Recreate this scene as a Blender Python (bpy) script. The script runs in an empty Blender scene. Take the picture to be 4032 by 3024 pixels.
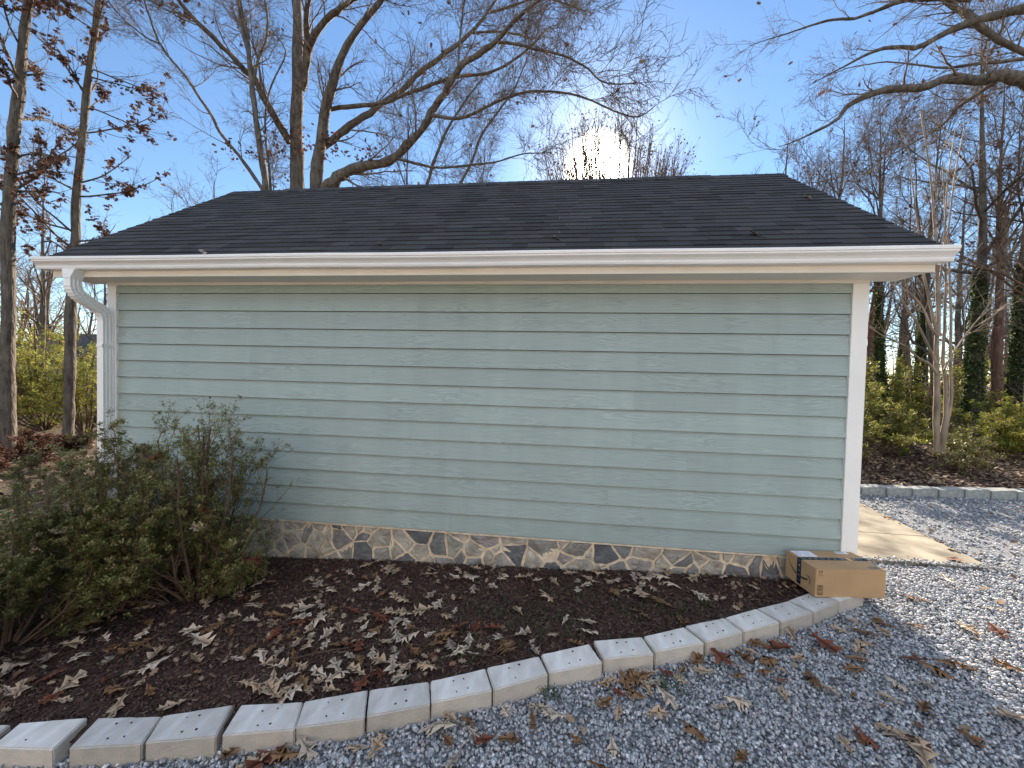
import bpy, bmesh, math, random
import numpy as np
from mathutils import Vector, Matrix

rng = np.random.default_rng(7)
random.seed(7)
SC = bpy.context.scene
COL = SC.collection
rad = math.radians

# ------------------------------------------------------------------ camera
CAM = np.array([0.0, -3.645, 1.5505])
YAW, PITCH, ROLL, FPX = -0.11438, -0.025009, 0.024015, 1512.7
def cam_axes():
    cy, sy = math.cos(YAW), math.sin(YAW)
    f = np.array([sy*math.cos(PITCH), cy*math.cos(PITCH), math.sin(PITCH)])
    r = np.array([cy, -sy, 0.0]); u = np.cross(r, f)
    c, s = math.cos(ROLL), math.sin(ROLL)
    return c*r + s*u, -s*r + c*u, f
RT, UP, FW = cam_axes()
cd = bpy.data.cameras.new('camera'); cam = bpy.data.objects.new('camera', cd); COL.objects.link(cam)
cd.sensor_width = 36; cd.lens = FPX/4032*36; cd.clip_start = 0.05; cd.clip_end = 3000
m = Matrix(((RT[0], UP[0], -FW[0], CAM[0]), (RT[1], UP[1], -FW[1], CAM[1]), (RT[2], UP[2], -FW[2], CAM[2]), (0, 0, 0, 1)))
cam.matrix_world = m
SC.camera = cam
def at(px, py, Z):
    """world point seen at full-size pixel px,py at depth Z metres"""
    return CAM + Z*(FW + RT*(px-2016)/FPX - UP*(py-1512)/FPX)

# ------------------------------------------------------------------ light
SUN_DIR = np.array([0.0785, 0.8835, 0.4625]); SUN_DIR /= np.linalg.norm(SUN_DIR)
EL = math.asin(SUN_DIR[2]); AZ = math.atan2(SUN_DIR[0], SUN_DIR[1])
SKY_FILL = 0.40
w = bpy.data.worlds.new('World'); SC.world = w; w.use_nodes = True
nt = w.node_tree; N = nt.nodes; Lk = nt.links; N.clear()
out = N.new('ShaderNodeOutputWorld'); bg = N.new('ShaderNodeBackground'); sky = N.new('ShaderNodeTexSky')
sky.sky_type = 'NISHITA'; sky.sun_disc = False; sky.sun_elevation = EL; sky.sun_rotation = AZ
sky.air_density = 1.0; sky.dust_density = 0.0; sky.ozone_density = 2.0; sky.altitude = 200
bg.inputs['Strength'].default_value = 0.068
hsv = N.new('ShaderNodeHueSaturation'); hsv.inputs['Saturation'].default_value = 1.08
Lk.new(sky.outputs[0], hsv.inputs['Color'])
Lk.new(hsv.outputs[0], bg.inputs['Color'])
# the blazing sun itself and the glow of the air right round it
tc = N.new('ShaderNodeTexCoord'); dt = N.new('ShaderNodeVectorMath'); dt.operation = 'DOT_PRODUCT'
nm = N.new('ShaderNodeVectorMath'); nm.operation = 'NORMALIZE'
Lk.new(tc.outputs['Generated'], nm.inputs[0]); Lk.new(nm.outputs[0], dt.inputs[0]); dt.inputs[1].default_value = tuple(SUN_DIR)
def wm(op, a, b=None, c=None):
    n = N.new('ShaderNodeMath'); n.operation = op
    for i, v in enumerate((a, b, c)):
        if v is None: continue
        if isinstance(v, (int, float)): n.inputs[i].default_value = v
        else: Lk.new(v, n.inputs[i])
    return n.outputs[0]
ang = wm('ARCCOSINE', wm('MINIMUM', dt.outputs['Value'], 0.9999999))
core = N.new('ShaderNodeMapRange'); core.inputs['From Min'].default_value = rad(4.6); core.inputs['From Max'].default_value = rad(2.3)
core.interpolation_type = 'SMOOTHSTEP'; Lk.new(ang, core.inputs['Value'])
aur = wm('MULTIPLY', wm('EXPONENT', wm('MULTIPLY', ang, -1/rad(3.6))), 1.0)
aur2 = wm('MULTIPLY', wm('EXPONENT', wm('MULTIPLY', ang, -1/rad(9))), 0.05)
tot = wm('ADD', wm('ADD', wm('MULTIPLY', core.outputs[0], 9), aur), aur2)
# fill light added to the unseen sky overhead and behind, lifting the shade
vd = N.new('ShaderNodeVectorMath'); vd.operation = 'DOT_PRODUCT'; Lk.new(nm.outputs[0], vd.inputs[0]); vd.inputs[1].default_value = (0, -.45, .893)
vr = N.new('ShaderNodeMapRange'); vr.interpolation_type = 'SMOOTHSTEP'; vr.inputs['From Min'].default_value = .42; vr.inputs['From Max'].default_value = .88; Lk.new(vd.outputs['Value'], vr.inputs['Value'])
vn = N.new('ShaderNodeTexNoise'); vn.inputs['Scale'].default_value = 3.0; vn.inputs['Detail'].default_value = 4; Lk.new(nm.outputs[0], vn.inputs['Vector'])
sky_fill = N.new('ShaderNodeBackground'); sky_fill.inputs['Color'].default_value = (.92, .97, 1, 1)
Lk.new(wm('MULTIPLY', wm('MULTIPLY', vr.outputs[0], wm('ADD', vn.outputs['Fac'], .3)), SKY_FILL), sky_fill.inputs['Strength'])
em = N.new('ShaderNodeBackground'); em.inputs['Color'].default_value = (1, 0.93, 0.78, 1); Lk.new(tot, em.inputs['Strength'])
ad = N.new('ShaderNodeAddShader'); Lk.new(bg.outputs[0], ad.inputs[0]); Lk.new(em.outputs[0], ad.inputs[1]); ad2 = N.new('ShaderNodeAddShader'); Lk.new(ad.outputs[0], ad2.inputs[0]); Lk.new(sky_fill.outputs[0], ad2.inputs[1]); Lk.new(ad2.outputs[0], out.inputs[0])
sd = bpy.data.lights.new('sun', 'SUN'); so = bpy.data.objects.new('sun', sd); COL.objects.link(so)
sd.energy = 4.7; sd.angle = rad(0.5); sd.color = (1, 0.88, 0.72)
so.rotation_euler = Vector(tuple(SUN_DIR)).to_track_quat('Z', 'Y').to_euler()
SC.view_settings.view_transform = 'Standard'; SC.view_settings.look = 'None'
SC.view_settings.exposure = 1.68; SC.view_settings.gamma = 1
SC.cycles.max_bounces = 6; SC.cycles.transparent_max_bounces = 6; SC.cycles.diffuse_bounces = 3
SC.cycles.use_denoising = True

# ------------------------------------------------------------------ helpers
def tag(o, label=None, cat=None, group=None, kind=None):
    if label: o['label'] = label
    if cat: o['category'] = cat
    if group: o['group'] = group
    if kind: o['kind'] = kind
    return o
def empty(name, loc=(0, 0, 0)):
    o = bpy.data.objects.new(name, None); COL.objects.link(o); o.location = loc; o.empty_display_size = 0.1; return o
def link(name, me, parent=None, loc=None):
    o = bpy.data.objects.new(name, me); COL.objects.link(o)
    if parent:
        o.parent = parent
    if loc is not None: o.location = loc
    return o
def mesh(name, V, F, mat, smooth=False, midx=None, attr=None):
    """V Nx3, F list of faces or one/several int arrays"""
    me = bpy.data.meshes.new(name)
    V = np.asarray(V, dtype=np.float32).reshape(-1, 3)
    if isinstance(F, np.ndarray): F = [F]
    if len(F) and isinstance(F[0], np.ndarray):
        F = [f for f in F if len(f)]
        loops = np.concatenate([f.reshape(-1) for f in F]).astype(np.int32)
        tot = np.concatenate([np.full(len(f), f.shape[1]) for f in F]).astype(np.int32)
        st = np.concatenate([[0], np.cumsum(tot)[:-1]]).astype(np.int32)
        me.vertices.add(len(V)); me.vertices.foreach_set('co', V.reshape(-1))
        me.loops.add(len(loops)); me.loops.foreach_set('vertex_index', loops)
        me.polygons.add(len(tot)); me.polygons.foreach_set('loop_start', st); me.polygons.foreach_set('loop_total', tot)
        me.update(calc_edges=True)
    else:
        me.from_pydata([tuple(map(float, v)) for v in V], [], [tuple(f) for f in F]); me.update()
    mats = mat if isinstance(mat, (list, tuple)) else [mat]
    for x in mats: me.materials.append(x)
    if midx is not None: me.polygons.foreach_set('material_index', np.asarray(midx, dtype=np.int32))
    if smooth: me.polygons.foreach_set('use_smooth', np.ones(len(me.polygons), dtype=bool))
    if attr is not None:
        a = me.attributes.new('rnd', 'FLOAT', 'FACE'); a.data.foreach_set('value', np.asarray(attr, dtype=np.float32))
    return me
class MB:
    """collects simple shapes into one mesh"""
    def __init__(s): s.v = []; s.f = []; s.m = []; s.a = []
    def add(s, V, F, mi=0, a=0.0):
        b = len(s.v); s.v += [tuple(map(float, v)) for v in V]
        for f in F: s.f.append(tuple(b+i for i in f)); s.m.append(mi); s.a.append(a)
    def box(s, x0, x1, y0, y1, z0, z1, mi=0, a=0.0):
        V = [(x0,y0,z0),(x1,y0,z0),(x1,y1,z0),(x0,y1,z0),(x0,y0,z1),(x1,y0,z1),(x1,y1,z1),(x0,y1,z1)]
        s.add(V, [(3,2,1,0),(4,5,6,7),(0,1,5,4),(1,2,6,5),(2,3,7,6),(3,0,4,7)], mi, a)
    def hexa(s, b, t, mi=0, a=0.0):
        s.add(list(b)+list(t), [(3,2,1,0),(4,5,6,7),(0,1,5,4),(1,2,6,5),(2,3,7,6),(3,0,4,7)], mi, a)
    def beam(s, p, q, wd, hd, mi=0):
        p = np.array(p, float); q = np.array(q, float); d = q-p; d /= np.linalg.norm(d)
        up = np.array([0, 0, 1.0]) if abs(d[2]) < .9 else np.array([0, 1.0, 0])
        sx = np.cross(d, up); sx /= np.linalg.norm(sx); uy = np.cross(sx, d)
        c = [(-1,-1),(1,-1),(1,1),(-1,1)]
        s.hexa([p+sx*a*wd/2+uy*b*hd/2 for a, b in c], [q+sx*a*wd/2+uy*b*hd/2 for a, b in c], mi)
    def extrude_x(s, prof, x0, x1, mi=0):
        n = len(prof); V = [(x0, y, z) for y, z in prof]+[(x1, y, z) for y, z in prof]
        F = [(i, (i+1) % n, n+(i+1) % n, n+i) for i in range(n)]+[tuple(range(n))[::-1], tuple(range(n, 2*n))]
        s.add(V, F, mi)
    def build(s, name, mat, parent=None, smooth=False, bevel=0, loc=None):
        me = bpy.data.meshes.new(name); me.from_pydata(s.v, [], s.f); me.update()
        for x in (mat if isinstance(mat, (list, tuple)) else [mat]): me.materials.append(x)
        me.polygons.foreach_set('material_index', np.array(s.m, dtype=np.int32))
        at_ = me.attributes.new('rnd', 'FLOAT', 'FACE'); at_.data.foreach_set('value', np.array(s.a, dtype=np.float32))
        bm = bmesh.new(); bm.from_mesh(me); bmesh.ops.recalc_face_normals(bm, faces=bm.faces)
        if bevel: bmesh.ops.bevel(bm, geom=[e for e in bm.edges if e.calc_face_angle(0) > .5], offset=bevel, segments=2, affect='EDGES', clamp_overlap=True)
        bm.to_mesh(me); bm.free()
        if smooth: me.polygons.foreach_set('use_smooth', np.ones(len(me.polygons), dtype=bool))
        return link(name, me, parent, loc)

# ------------------------------------------------------------------ materials
def mat(name, col, rough=0.8, noise=0.0, nscale=8.0, bump=0.0, bscale=30.0, stretch=(1, 1, 1), col2=None, rndvar=0.0, spec=0.3, trans=0.0, ramp=None, bdist=0.01, detail=6, coords='Object', objrnd=False):
    M = bpy.data.materials.new(name); M.use_nodes = True
    t = M.node_tree; n = t.nodes; l = t.links; b = n['Principled BSDF']
    b.inputs['Roughness'].default_value = rough
    b.inputs['Specular IOR Level'].default_value = spec
    tcn = n.new('ShaderNodeTexCoord'); mp = n.new('ShaderNodeMapping'); mp.inputs['Scale'].default_value = stretch
    l.new(tcn.outputs[coords], mp.inputs[0])
    cur = None
    rgb = n.new('ShaderNodeRGB'); rgb.outputs[0].default_value = (*col, 1); cur = rgb.outputs[0]
    if ramp:   # colours picked by the per-face random number
        at_ = n.new('ShaderNodeAttribute'); at_.attribute_name = 'rnd'
        src = at_.outputs['Fac']
        if objrnd:
            oi = n.new('ShaderNodeObjectInfo'); src = oi.outputs['Random']
        r = n.new('ShaderNodeValToRGB'); e = r.color_ramp.elements
        r.color_ramp.interpolation = 'LINEAR'
        while len(e) < len(ramp): e.new(0.5)
        for i, c in enumerate(ramp): e[i].position = i/(len(ramp)-1); e[i].color = (*c, 1)
        l.new(src, r.inputs[0]); cur = r.outputs[0]
    if noise:
        nz = n.new('ShaderNodeTexNoise'); nz.inputs['Scale'].default_value = nscale; nz.inputs['Detail'].default_value = detail
        l.new(mp.outputs[0], nz.inputs['Vector'])
        r = n.new('ShaderNodeMapRange'); r.inputs['From Min'].default_value = .3; r.inputs['From Max'].default_value = .7
        l.new(nz.outputs['Fac'], r.inputs['Value'])
        if col2:
            mx = n.new('ShaderNodeMix'); mx.data_type = 'RGBA'; l.new(r.outputs[0], mx.inputs['Factor'])
            l.new(cur, mx.inputs['A']); mx.inputs['B'].default_value = (*col2, 1)
            sc_ = n.new('ShaderNodeMath'); sc_.operation = 'MULTIPLY'; sc_.inputs[1].default_value = noise
            l.new(r.outputs[0], sc_.inputs[0]); l.new(sc_.outputs[0], mx.inputs['Factor'])
            cur = mx.outputs['Result']
        else:
            r.inputs['To Min'].default_value = 1-noise; r.inputs['To Max'].default_value = 1+noise
            mx = n.new('ShaderNodeVectorMath'); mx.operation = 'SCALE'; l.new(cur, mx.inputs[0]); l.new(r.outputs[0], mx.inputs['Scale'])
            cur = mx.outputs[0]
    if rndvar:
        at_ = n.new('ShaderNodeAttribute'); at_.attribute_name = 'rnd'
        mr = n.new('ShaderNodeMapRange'); mr.inputs['To Min'].default_value = 1-rndvar; mr.inputs['To Max'].default_value = 1+rndvar
        l.new(at_.outputs['Fac'], mr.inputs['Value'])
        mx = n.new('ShaderNodeVectorMath'); mx.operation = 'SCALE'; l.new(cur, mx.inputs[0]); l.new(mr.outputs[0], mx.inputs['Scale'])
        cur = mx.outputs[0]
    l.new(cur, b.inputs['Base Color'])
    if bump:
        bz = n.new('ShaderNodeTexNoise'); bz.inputs['Scale'].default_value = bscale; bz.inputs['Detail'].default_value = 6
        l.new(mp.outputs[0], bz.inputs['Vector'])
        bp = n.new('ShaderNodeBump'); bp.inputs['Strength'].default_value = bump; bp.inputs['Distance'].default_value = bdist
        l.new(bz.outputs['Fac'], bp.inputs['Height']); l.new(bp.outputs[0], b.inputs['Normal'])
    if trans:
        tr = n.new('ShaderNodeBsdfTranslucent'); l.new(cur, tr.inputs['Color'])
        mxs = n.new('ShaderNodeMixShader'); mxs.inputs[0].default_value = trans
        l.new(b.outputs[0], mxs.inputs[1]); l.new(tr.outputs[0], mxs.inputs[2]); l.new(mxs.outputs[0], n['Material Output'].inputs[0])
    return M
M = {}
M['white'] = mat('white_paint', (.80,.78,.75), .45, .03, 3, .05, 60)
M['cream'] = mat('cream_paint', (.80,.74,.65), .5, .04, 3, .05, 60)
M['gutter'] = mat('gutter_enamel', (.80,.78,.76), .35, .035, 3, 0, 9, stretch=(1.5, 1, 1.2), spec=.5)
M['roof'] = mat('asphalt_shingle', (.036,.034,.035), .85, .35, 400, .5, 500, rndvar=.42, bdist=.004)
M['mortar'] = mat('tan_mortar', (.66,.54,.40), .95, .25, 14, .6, 60)
M['stone'] = mat('wall_stone', (.2,.2,.2), .8, .35, 9, .7, 28, ramp=[(.11,.112,.118),(.18,.18,.18),(.36,.32,.26),(.28,.265,.22),(.40,.355,.29),(.26,.23,.225),(.42,.38,.32),(.13,.135,.14)], bdist=.02)
M['stoneb'] = mat('concrete_block', (.40,.375,.34), .9, .95, 10, .6, 90, rndvar=.16, bdist=.005, col2=(.70,.685,.68), stretch=(1, .35, 1))
M['blockside'] = mat('concrete_block_side', (.50,.445,.38), .9, .8, 12, .6, 90, rndvar=.16, bdist=.005, col2=(.38,.35,.31))
M['greyblock'] = mat('grey_concrete_block', (.30,.30,.28), .9, .25, 14, .5, 80, bdist=.004)
M['hole'] = mat('pin_hole', (.05,.035,.03), .95)
M['slab'] = mat('concrete_slab', (.235,.20,.15), .9, .55, 3.2, .25, 90, bdist=.003)
M['mulch'] = mat('mulch', (.062,.034,.027), .95, .6, 30, 1.0, 90, bdist=.02)
M['chips'] = mat('mulch_chips', (.03,.02,.016), .9, .3, 40, .4, 90, ramp=[(.022,.012,.010),(.050,.026,.020),(.08,.040,.030),(.065,.040,.030),(.17,.115,.085)])
M['gravelbase'] = mat('gravel_base', (.22,.225,.24), .95, .75, 60, 1.0, 110, bdist=.02)
M['gravel'] = mat('crushed_stone', (.3,.3,.3), .75, .6, 130, .5, 260, ramp=[(.12,.125,.14),(.24,.25,.265),(.33,.345,.365),(.41,.43,.455),(.30,.26,.25),(.60,.61,.63)], bdist=.003, detail=3)
M['litter'] = mat('forest_floor', (.11,.075,.045), .95, .7, 5, 1.0, 30, col2=(.035,.024,.018), bdist=.05)
M['bark'] = mat('bark_grey', (.18,.145,.112), .9, .95, 11, 1.0, 24, stretch=(1, 1, .28), col2=(.05,.038,.03), bdist=.05)
M['barkdark'] = mat('bark_brown', (.16,.085,.055), .9, .4, 12, .8, 24, stretch=(1, 1, .25), bdist=.02)
M['barktwig'] = mat('bark_twig', (.155,.11,.08), .9, .3, 3)
M['redtwig'] = mat('reddish_twig', (.24,.15,.10), .9, .3, 3)
M['myrtle'] = mat('smooth_tan_bark', (.25,.185,.13), .7, .5, 7, .3, 20, stretch=(1, 1, .3))
M['deadleaf'] = mat('dead_leaf', (.1,.05,.02), .8, ramp=[(.045,.020,.015),(.085,.035,.022),(.14,.06,.032),(.07,.03,.02),(.18,.10,.055)], trans=.25)
M['greenleaf'] = mat('evergreen_leaf', (.06,.1,.02), .45, ramp=[(.08,.10,.025),(.17,.20,.035),(.28,.30,.055),(.45,.42,.09),(.27,.18,.07),(.13,.16,.035)], trans=.55, spec=.4)
M['azalea'] = mat('azalea_leaf', (.05,.08,.03), .45, ramp=[(.08,.095,.032),(.13,.15,.042),(.20,.21,.06),(.27,.27,.085),(.30,.18,.08),(.12,.135,.04)], trans=.25, spec=.45)
M['ivy'] = mat('ivy_leaf', (.03,.06,.02), .4, ramp=[(.02,.035,.012),(.045,.075,.02),(.09,.12,.03),(.20,.22,.06)], trans=.45, spec=.5)
M['twig'] = mat('azalea_stem', (.11,.07,.045), .85, .3, 20)
M['fence'] = mat('weathered_wood', (.17,.125,.085), .9, .4, 6, .5, 30, stretch=(4, 4, .6))
M['card'] = mat('cardboard', (.42,.27,.145), .85, .07, 5, .12, 300, bdist=.001)
M['tape'] = mat('navy_tape', (.012,.018,.032), .25, spec=.5)
M['ink'] = mat('dark_ink', (.045,.028,.02), .8)
M['paper'] = mat('label_paper', (.78,.78,.86), .5)
M['inkblue'] = mat('tape_print_blue', (.08,.25,.42), .4)
M['inkwhite'] = mat('tape_print_white', (.5,.55,.6), .4)
M['orange'] = mat('orange_sticker', (.75,.38,.13), .5)
M['greyink'] = mat('grey_print', (.20,.18,.15), .8)
M['grass'] = mat('grass_blade', (.05,.08,.03), .7, rndvar=.4, trans=.3)
M['houseroof'] = mat('house_roof', (.05,.052,.06), .9, .2, 4)
M['housewall'] = mat('house_wall', (.30,.31,.33), .9, .1, 3)
M['bounce_house_wall'] = mat('bounce_house_wall', (.60,.50,.38), .8, .05, 3)
M['glass'] = mat('dark_glass', (.02,.025,.035), .1, spec=.5)
M['metal'] = mat('pole_metal', (.5,.55,.55), .5)
LC = {'tan': [(.44,.32,.22)], 'pale': [(.57,.46,.36)], 'brown': [(.22,.12,.06)], 'rust': [(.17,.055,.03)], 'grey': [(.42,.34,.27)]}
for k, v in LC.items(): M['leaf_'+k] = mat('oak_leaf_'+k, v[0], .7, .22, 25, .3, 60, trans=.12)

def siding_material():
    Mx = bpy.data.materials.new('sage_siding'); Mx.use_nodes = True
    t = Mx.node_tree; n = t.nodes; l = t.links; b = n['Principled BSDF']
    b.inputs['Roughness'].default_value = .55; b.inputs['Specular IOR Level'].default_value = .35
    tcn = n.new('ShaderNodeTexCoord'); at_ = n.new('ShaderNodeAttribute'); at_.attribute_name = 'rnd'
    off = n.new('ShaderNodeVectorMath'); off.operation = 'SCALE'; off.inputs['Scale'].default_value = 37.0
    cb = n.new('ShaderNodeCombineXYZ'); l.new(at_.outputs['Fac'], cb.inputs[0]); l.new(at_.outputs['Fac'], cb.inputs[2]); l.new(cb.outputs[0], off.inputs[0])
    add = n.new('ShaderNodeVectorMath'); l.new(tcn.outputs['Object'], add.inputs[0]); l.new(off.outputs[0], add.inputs[1])
    mp = n.new('ShaderNodeMapping'); mp.inputs['Scale'].default_value = (.9, 1, 8); l.new(add.outputs[0], mp.inputs[0])
    # cathedral wood grain embossed in the boards: bands distorted by stretched noise
    n1 = n.new('ShaderNodeTexNoise'); n1.inputs['Scale'].default_value = 1.6; n1.inputs['Detail'].default_value = 2; l.new(mp.outputs[0], n1.inputs[0])
    mul = n.new('ShaderNodeMath'); mul.operation = 'MULTIPLY'; mul.inputs[1].default_value = 70; l.new(n1.outputs['Fac'], mul.inputs[0])
    sn = n.new('ShaderNodeMath'); sn.operation = 'SINE'; l.new(mul.outputs[0], sn.inputs[0])
    mp2 = n.new('ShaderNodeMapping'); mp2.inputs['Scale'].default_value = (4, 4, 90); l.new(add.outputs[0], mp2.inputs[0])
    n2 = n.new('ShaderNodeTexNoise'); n2.inputs['Scale'].default_value = 1; n2.inputs['Detail'].default_value = 5; l.new(mp2.outputs[0], n2.inputs[0])
    mp3 = n.new('ShaderNodeMapping'); mp3.inputs['Scale'].default_value = (1.1, 1, 3); l.new(add.outputs[0], mp3.inputs[0])
    n3 = n.new('ShaderNodeTexNoise'); n3.inputs['Scale'].default_value = 1.5; n3.inputs['Detail'].default_value = 3; l.new(mp3.outputs[0], n3.inputs[0])
    msk = n.new('ShaderNodeMapRange'); msk.inputs['From Min'].default_value = .45; msk.inputs['From Max'].default_value = .62; l.new(n3.outputs['Fac'], msk.inputs['Value'])
    g = n.new('ShaderNodeMath'); g.operation = 'MULTIPLY'; l.new(sn.outputs[0], g.inputs[0]); l.new(msk.outputs[0], g.inputs[1])
    h = n.new('ShaderNodeMath'); h.operation = 'MULTIPLY_ADD'; l.new(g.outputs[0], h.inputs[0]); h.inputs[1].default_value = .35; l.new(n2.outputs['Fac'], h.inputs[2])
    bp = n.new('ShaderNodeBump'); bp.inputs['Strength'].default_value = .8; bp.inputs['Distance'].default_value = .0022; l.new(h.outputs[0], bp.inputs['Height']); l.new(bp.outputs[0], b.inputs['Normal'])
    # paint: small tone shifts from board to board and faint worn streaks
    v = n.new('ShaderNodeMapRange'); v.inputs['From Min'].default_value = .3; v.inputs['From Max'].default_value = .7; v.inputs['To Min'].default_value = .93; v.inputs['To Max'].default_value = 1.07; l.new(n2.outputs['Fac'], v.inputs['Value'])
    gv = n.new('ShaderNodeMath'); gv.operation = 'MULTIPLY_ADD'; l.new(g.outputs[0], gv.inputs[0]); gv.inputs[1].default_value = .10; l.new(v.outputs[0], gv.inputs[2])
    rv = n.new('ShaderNodeMapRange'); rv.inputs['To Min'].default_value = .95; rv.inputs['To Max'].default_value = 1.05; l.new(at_.outputs['Fac'], rv.inputs['Value'])
    mm = n.new('ShaderNodeMath'); mm.operation = 'MULTIPLY'; l.new(gv.outputs[0], mm.inputs[0]); l.new(rv.outputs[0], mm.inputs[1])
    sx = n.new('ShaderNodeSeparateXYZ'); l.new(tcn.outputs['Object'], sx.inputs[0])
    dn = n.new('ShaderNodeTexNoise'); dn.inputs['Scale'].default_value = 2.2; dn.inputs['Detail'].default_value = 5; l.new(tcn.outputs['Object'], dn.inputs[0])
    dz = n.new('ShaderNodeMath'); dz.operation = 'MULTIPLY_ADD'; l.new(dn.outputs['Fac'], dz.inputs[0]); dz.inputs[1].default_value = -.9; l.new(sx.outputs['Z'], dz.inputs[2])
    dr = n.new('ShaderNodeMapRange'); dr.inputs['From Min'].default_value = -.50; dr.inputs['From Max'].default_value = -.15; dr.inputs['To Min'].default_value = .92; dr.inputs['To Max'].default_value = 1.0; l.new(dz.outputs[0], dr.inputs['Value'])
    st = n.new('ShaderNodeTexNoise'); st.inputs['Scale'].default_value = 1; st.inputs['Detail'].default_value = 4
    mps = n.new('ShaderNodeMapping'); mps.inputs['Scale'].default_value = (5, 1, .35); l.new(tcn.outputs['Object'], mps.inputs[0]); l.new(mps.outputs[0], st.inputs['Vector'])
    sr = n.new('ShaderNodeMapRange'); sr.inputs['From Min'].default_value = .3; sr.inputs['From Max'].default_value = .7; sr.inputs['To Min'].default_value = .95; sr.inputs['To Max'].default_value = 1.04; l.new(st.outputs['Fac'], sr.inputs['Value'])
    m3 = n.new('ShaderNodeMath'); m3.operation = 'MULTIPLY'; l.new(dr.outputs[0], m3.inputs[0]); l.new(sr.outputs[0], m3.inputs[1])
    m4 = n.new('ShaderNodeMath'); m4.operation = 'MULTIPLY'; l.new(mm.outputs[0], m4.inputs[0]); l.new(m3.outputs[0], m4.inputs[1]); mm = m4
    sc_ = n.new('ShaderNodeVectorMath'); sc_.operation = 'SCALE'; sc_.inputs[0].default_value = (.315, .378, .36); l.new(mm.outputs[0], sc_.inputs['Scale'])
    l.new(sc_.outputs[0], b.inputs['Base Color'])
    return Mx
M['siding'] = siding_material()

# ------------------------------------------------------------------ terrain
def ztop(x): return -.245+.045*x
def clampx(x): return np.clip(x, -7, 3.0)
def gz(x, y):      # gravel / general ground level
    return -.358+.045*clampx(x)
KERB = [[(-2.792,-1.95),(-2.467,-1.883),(-2.42,-2.06),(-2.753,-2.081)],[(-2.41,-1.878),(-2.068,-1.839),(-2.005,-1.995),(-2.343,-2.052)],
[(-2.064,-1.839),(-1.739,-1.738),(-1.666,-1.922),(-1.996,-1.985)],[(-1.692,-1.736),(-1.359,-1.684),(-1.290,-1.848),(-1.638,-1.916)],
[(-1.351,-1.681),(-1.034,-1.575),(-.960,-1.755),(-1.295,-1.835)],[(-1.024,-1.570),(-.701,-1.479),(-.642,-1.635),(-.953,-1.743)],
[(-.693,-1.475),(-.388,-1.348),(-.318,-1.510),(-.638,-1.625)],[(-.380,-1.341),(-.062,-1.218),(-.002,-1.370),(-.309,-1.506)],
[(-.05,-1.202),(.264,-1.078),(.333,-1.240),(.007,-1.352)],[(.297,-1.043),(.628,-.978),(.667,-1.140),(.344,-1.208)],
[(.641,-.967),(.941,-.847),(1.021,-1.009),(.680,-1.113)],[(.953,-.835),(1.261,-.720),(1.329,-.864),(1.04,-.995)],
[(1.268,-.716),(1.540,-.589),(1.631,-.740),(1.336,-.860)],[(1.549,-.583),(1.834,-.465),(1.934,-.600),(1.642,-.736)],
[(1.840,-.457),(2.105,-.305),(2.211,-.442),(1.947,-.590)],[(2.113,-.300),(2.40,-.165),(2.485,-.315),(2.219,-.437)]]
kx = np.array([-14, -6, -3.4]+[(b[0][0]+b[2][0])/2 for b in KERB]+[2.62]); ky = np.array([-3.2, -2.35, -2.06]+[(b[0][1]+b[2][1])/2 for b in KERB]+[-.05])
def kerby(x): return np.interp(x, kx, ky)
def mz(x, y):      # mulch level
    base = -.29+.0397*clampx(x)
    k = np.clip((kerby(x)+.45-y)/.45, 0, 1)
    return base*(1-k)+(ztop(clampx(x))-.035)*k
def vnoise(x, y, s, seed=0):
    def h(i, j): 
        v = np.sin(i*127.1+j*311.7+seed*74.7)*43758.5453; return v-np.floor(v)
    X = x/s; Y = y/s; i = np.floor(X); j = np.floor(Y); fx = X-i; fy = Y-j; fx = fx*fx*(3-2*fx); fy = fy*fy*(3-2*fy)
    return (h(i,j)*(1-fx)+h(i+1,j)*fx)*(1-fy)+(h(i,j+1)*(1-fx)+h(i+1,j+1)*fx)*fy-.5
def grid(x0, x1, nx, y0, y1, ny, zf, mask=None):
    X, Y = np.meshgrid(np.linspace(x0, x1, nx), np.linspace(y0, y1, ny)); Z = zf(X, Y)
    V = np.stack([X, Y, Z], -1).reshape(-1, 3)
    i = np.arange(ny-1)[:, None]*nx+np.arange(nx-1)[None]; F = np.stack([i, i+1, i+nx+1, i+nx], -1).reshape(-1, 4)
    if mask is not None:
        c = V[F].mean(1); F = F[mask(c[:, 0], c[:, 1])]
    return V, F
def struct(name, V, F, mt, smooth=True, kind='structure'):
    o = link(name, mesh(name, V, F, mt, smooth)); return tag(o, kind=kind)
# the ground, one sheet to the horizon
xs = np.concatenate([-np.geomspace(900, 12, 24), np.linspace(-10, 10, 41), np.geomspace(12, 900, 24)])
ys = np.concatenate([-np.geomspace(900, 8, 20), np.linspace(-6, 12, 37), np.geomspace(14, 900, 26)])
X, Y = np.meshgrid(xs, ys)
Zg = gz(X, Y)-.05+np.clip((np.hypot(X, Y)-10)/40, 0, 1)*vnoise(X, Y, 9, 3)*.5
V = np.stack([X, Y, Zg], -1).reshape(-1, 3); nx = len(xs)
i = np.arange(len(ys)-1)[:, None]*nx+np.arange(nx-1)[None]; F = np.stack([i, i+1, i+nx+1, i+nx], -1).reshape(-1, 4)
struct('ground', V, F, M['litter'])
FARK = [(3.2, 2.92), (4.9, 2.98), (6.0, 3.08), (7.3, 3.20), (9.0, 3.30), (11, 3.75), (14, 4.6)]
fkx = np.array([p[0] for p in FARK]); fky = np.array([p[1] for p in FARK])
def farky(x): return np.interp(x, fkx, fky)
def gravmask(x, y):
    front = (y < kerby(x)-.02) & (x < 2.62) 
    right = (x >= 2.62) & (y < farky(x))
    return front | right
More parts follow.
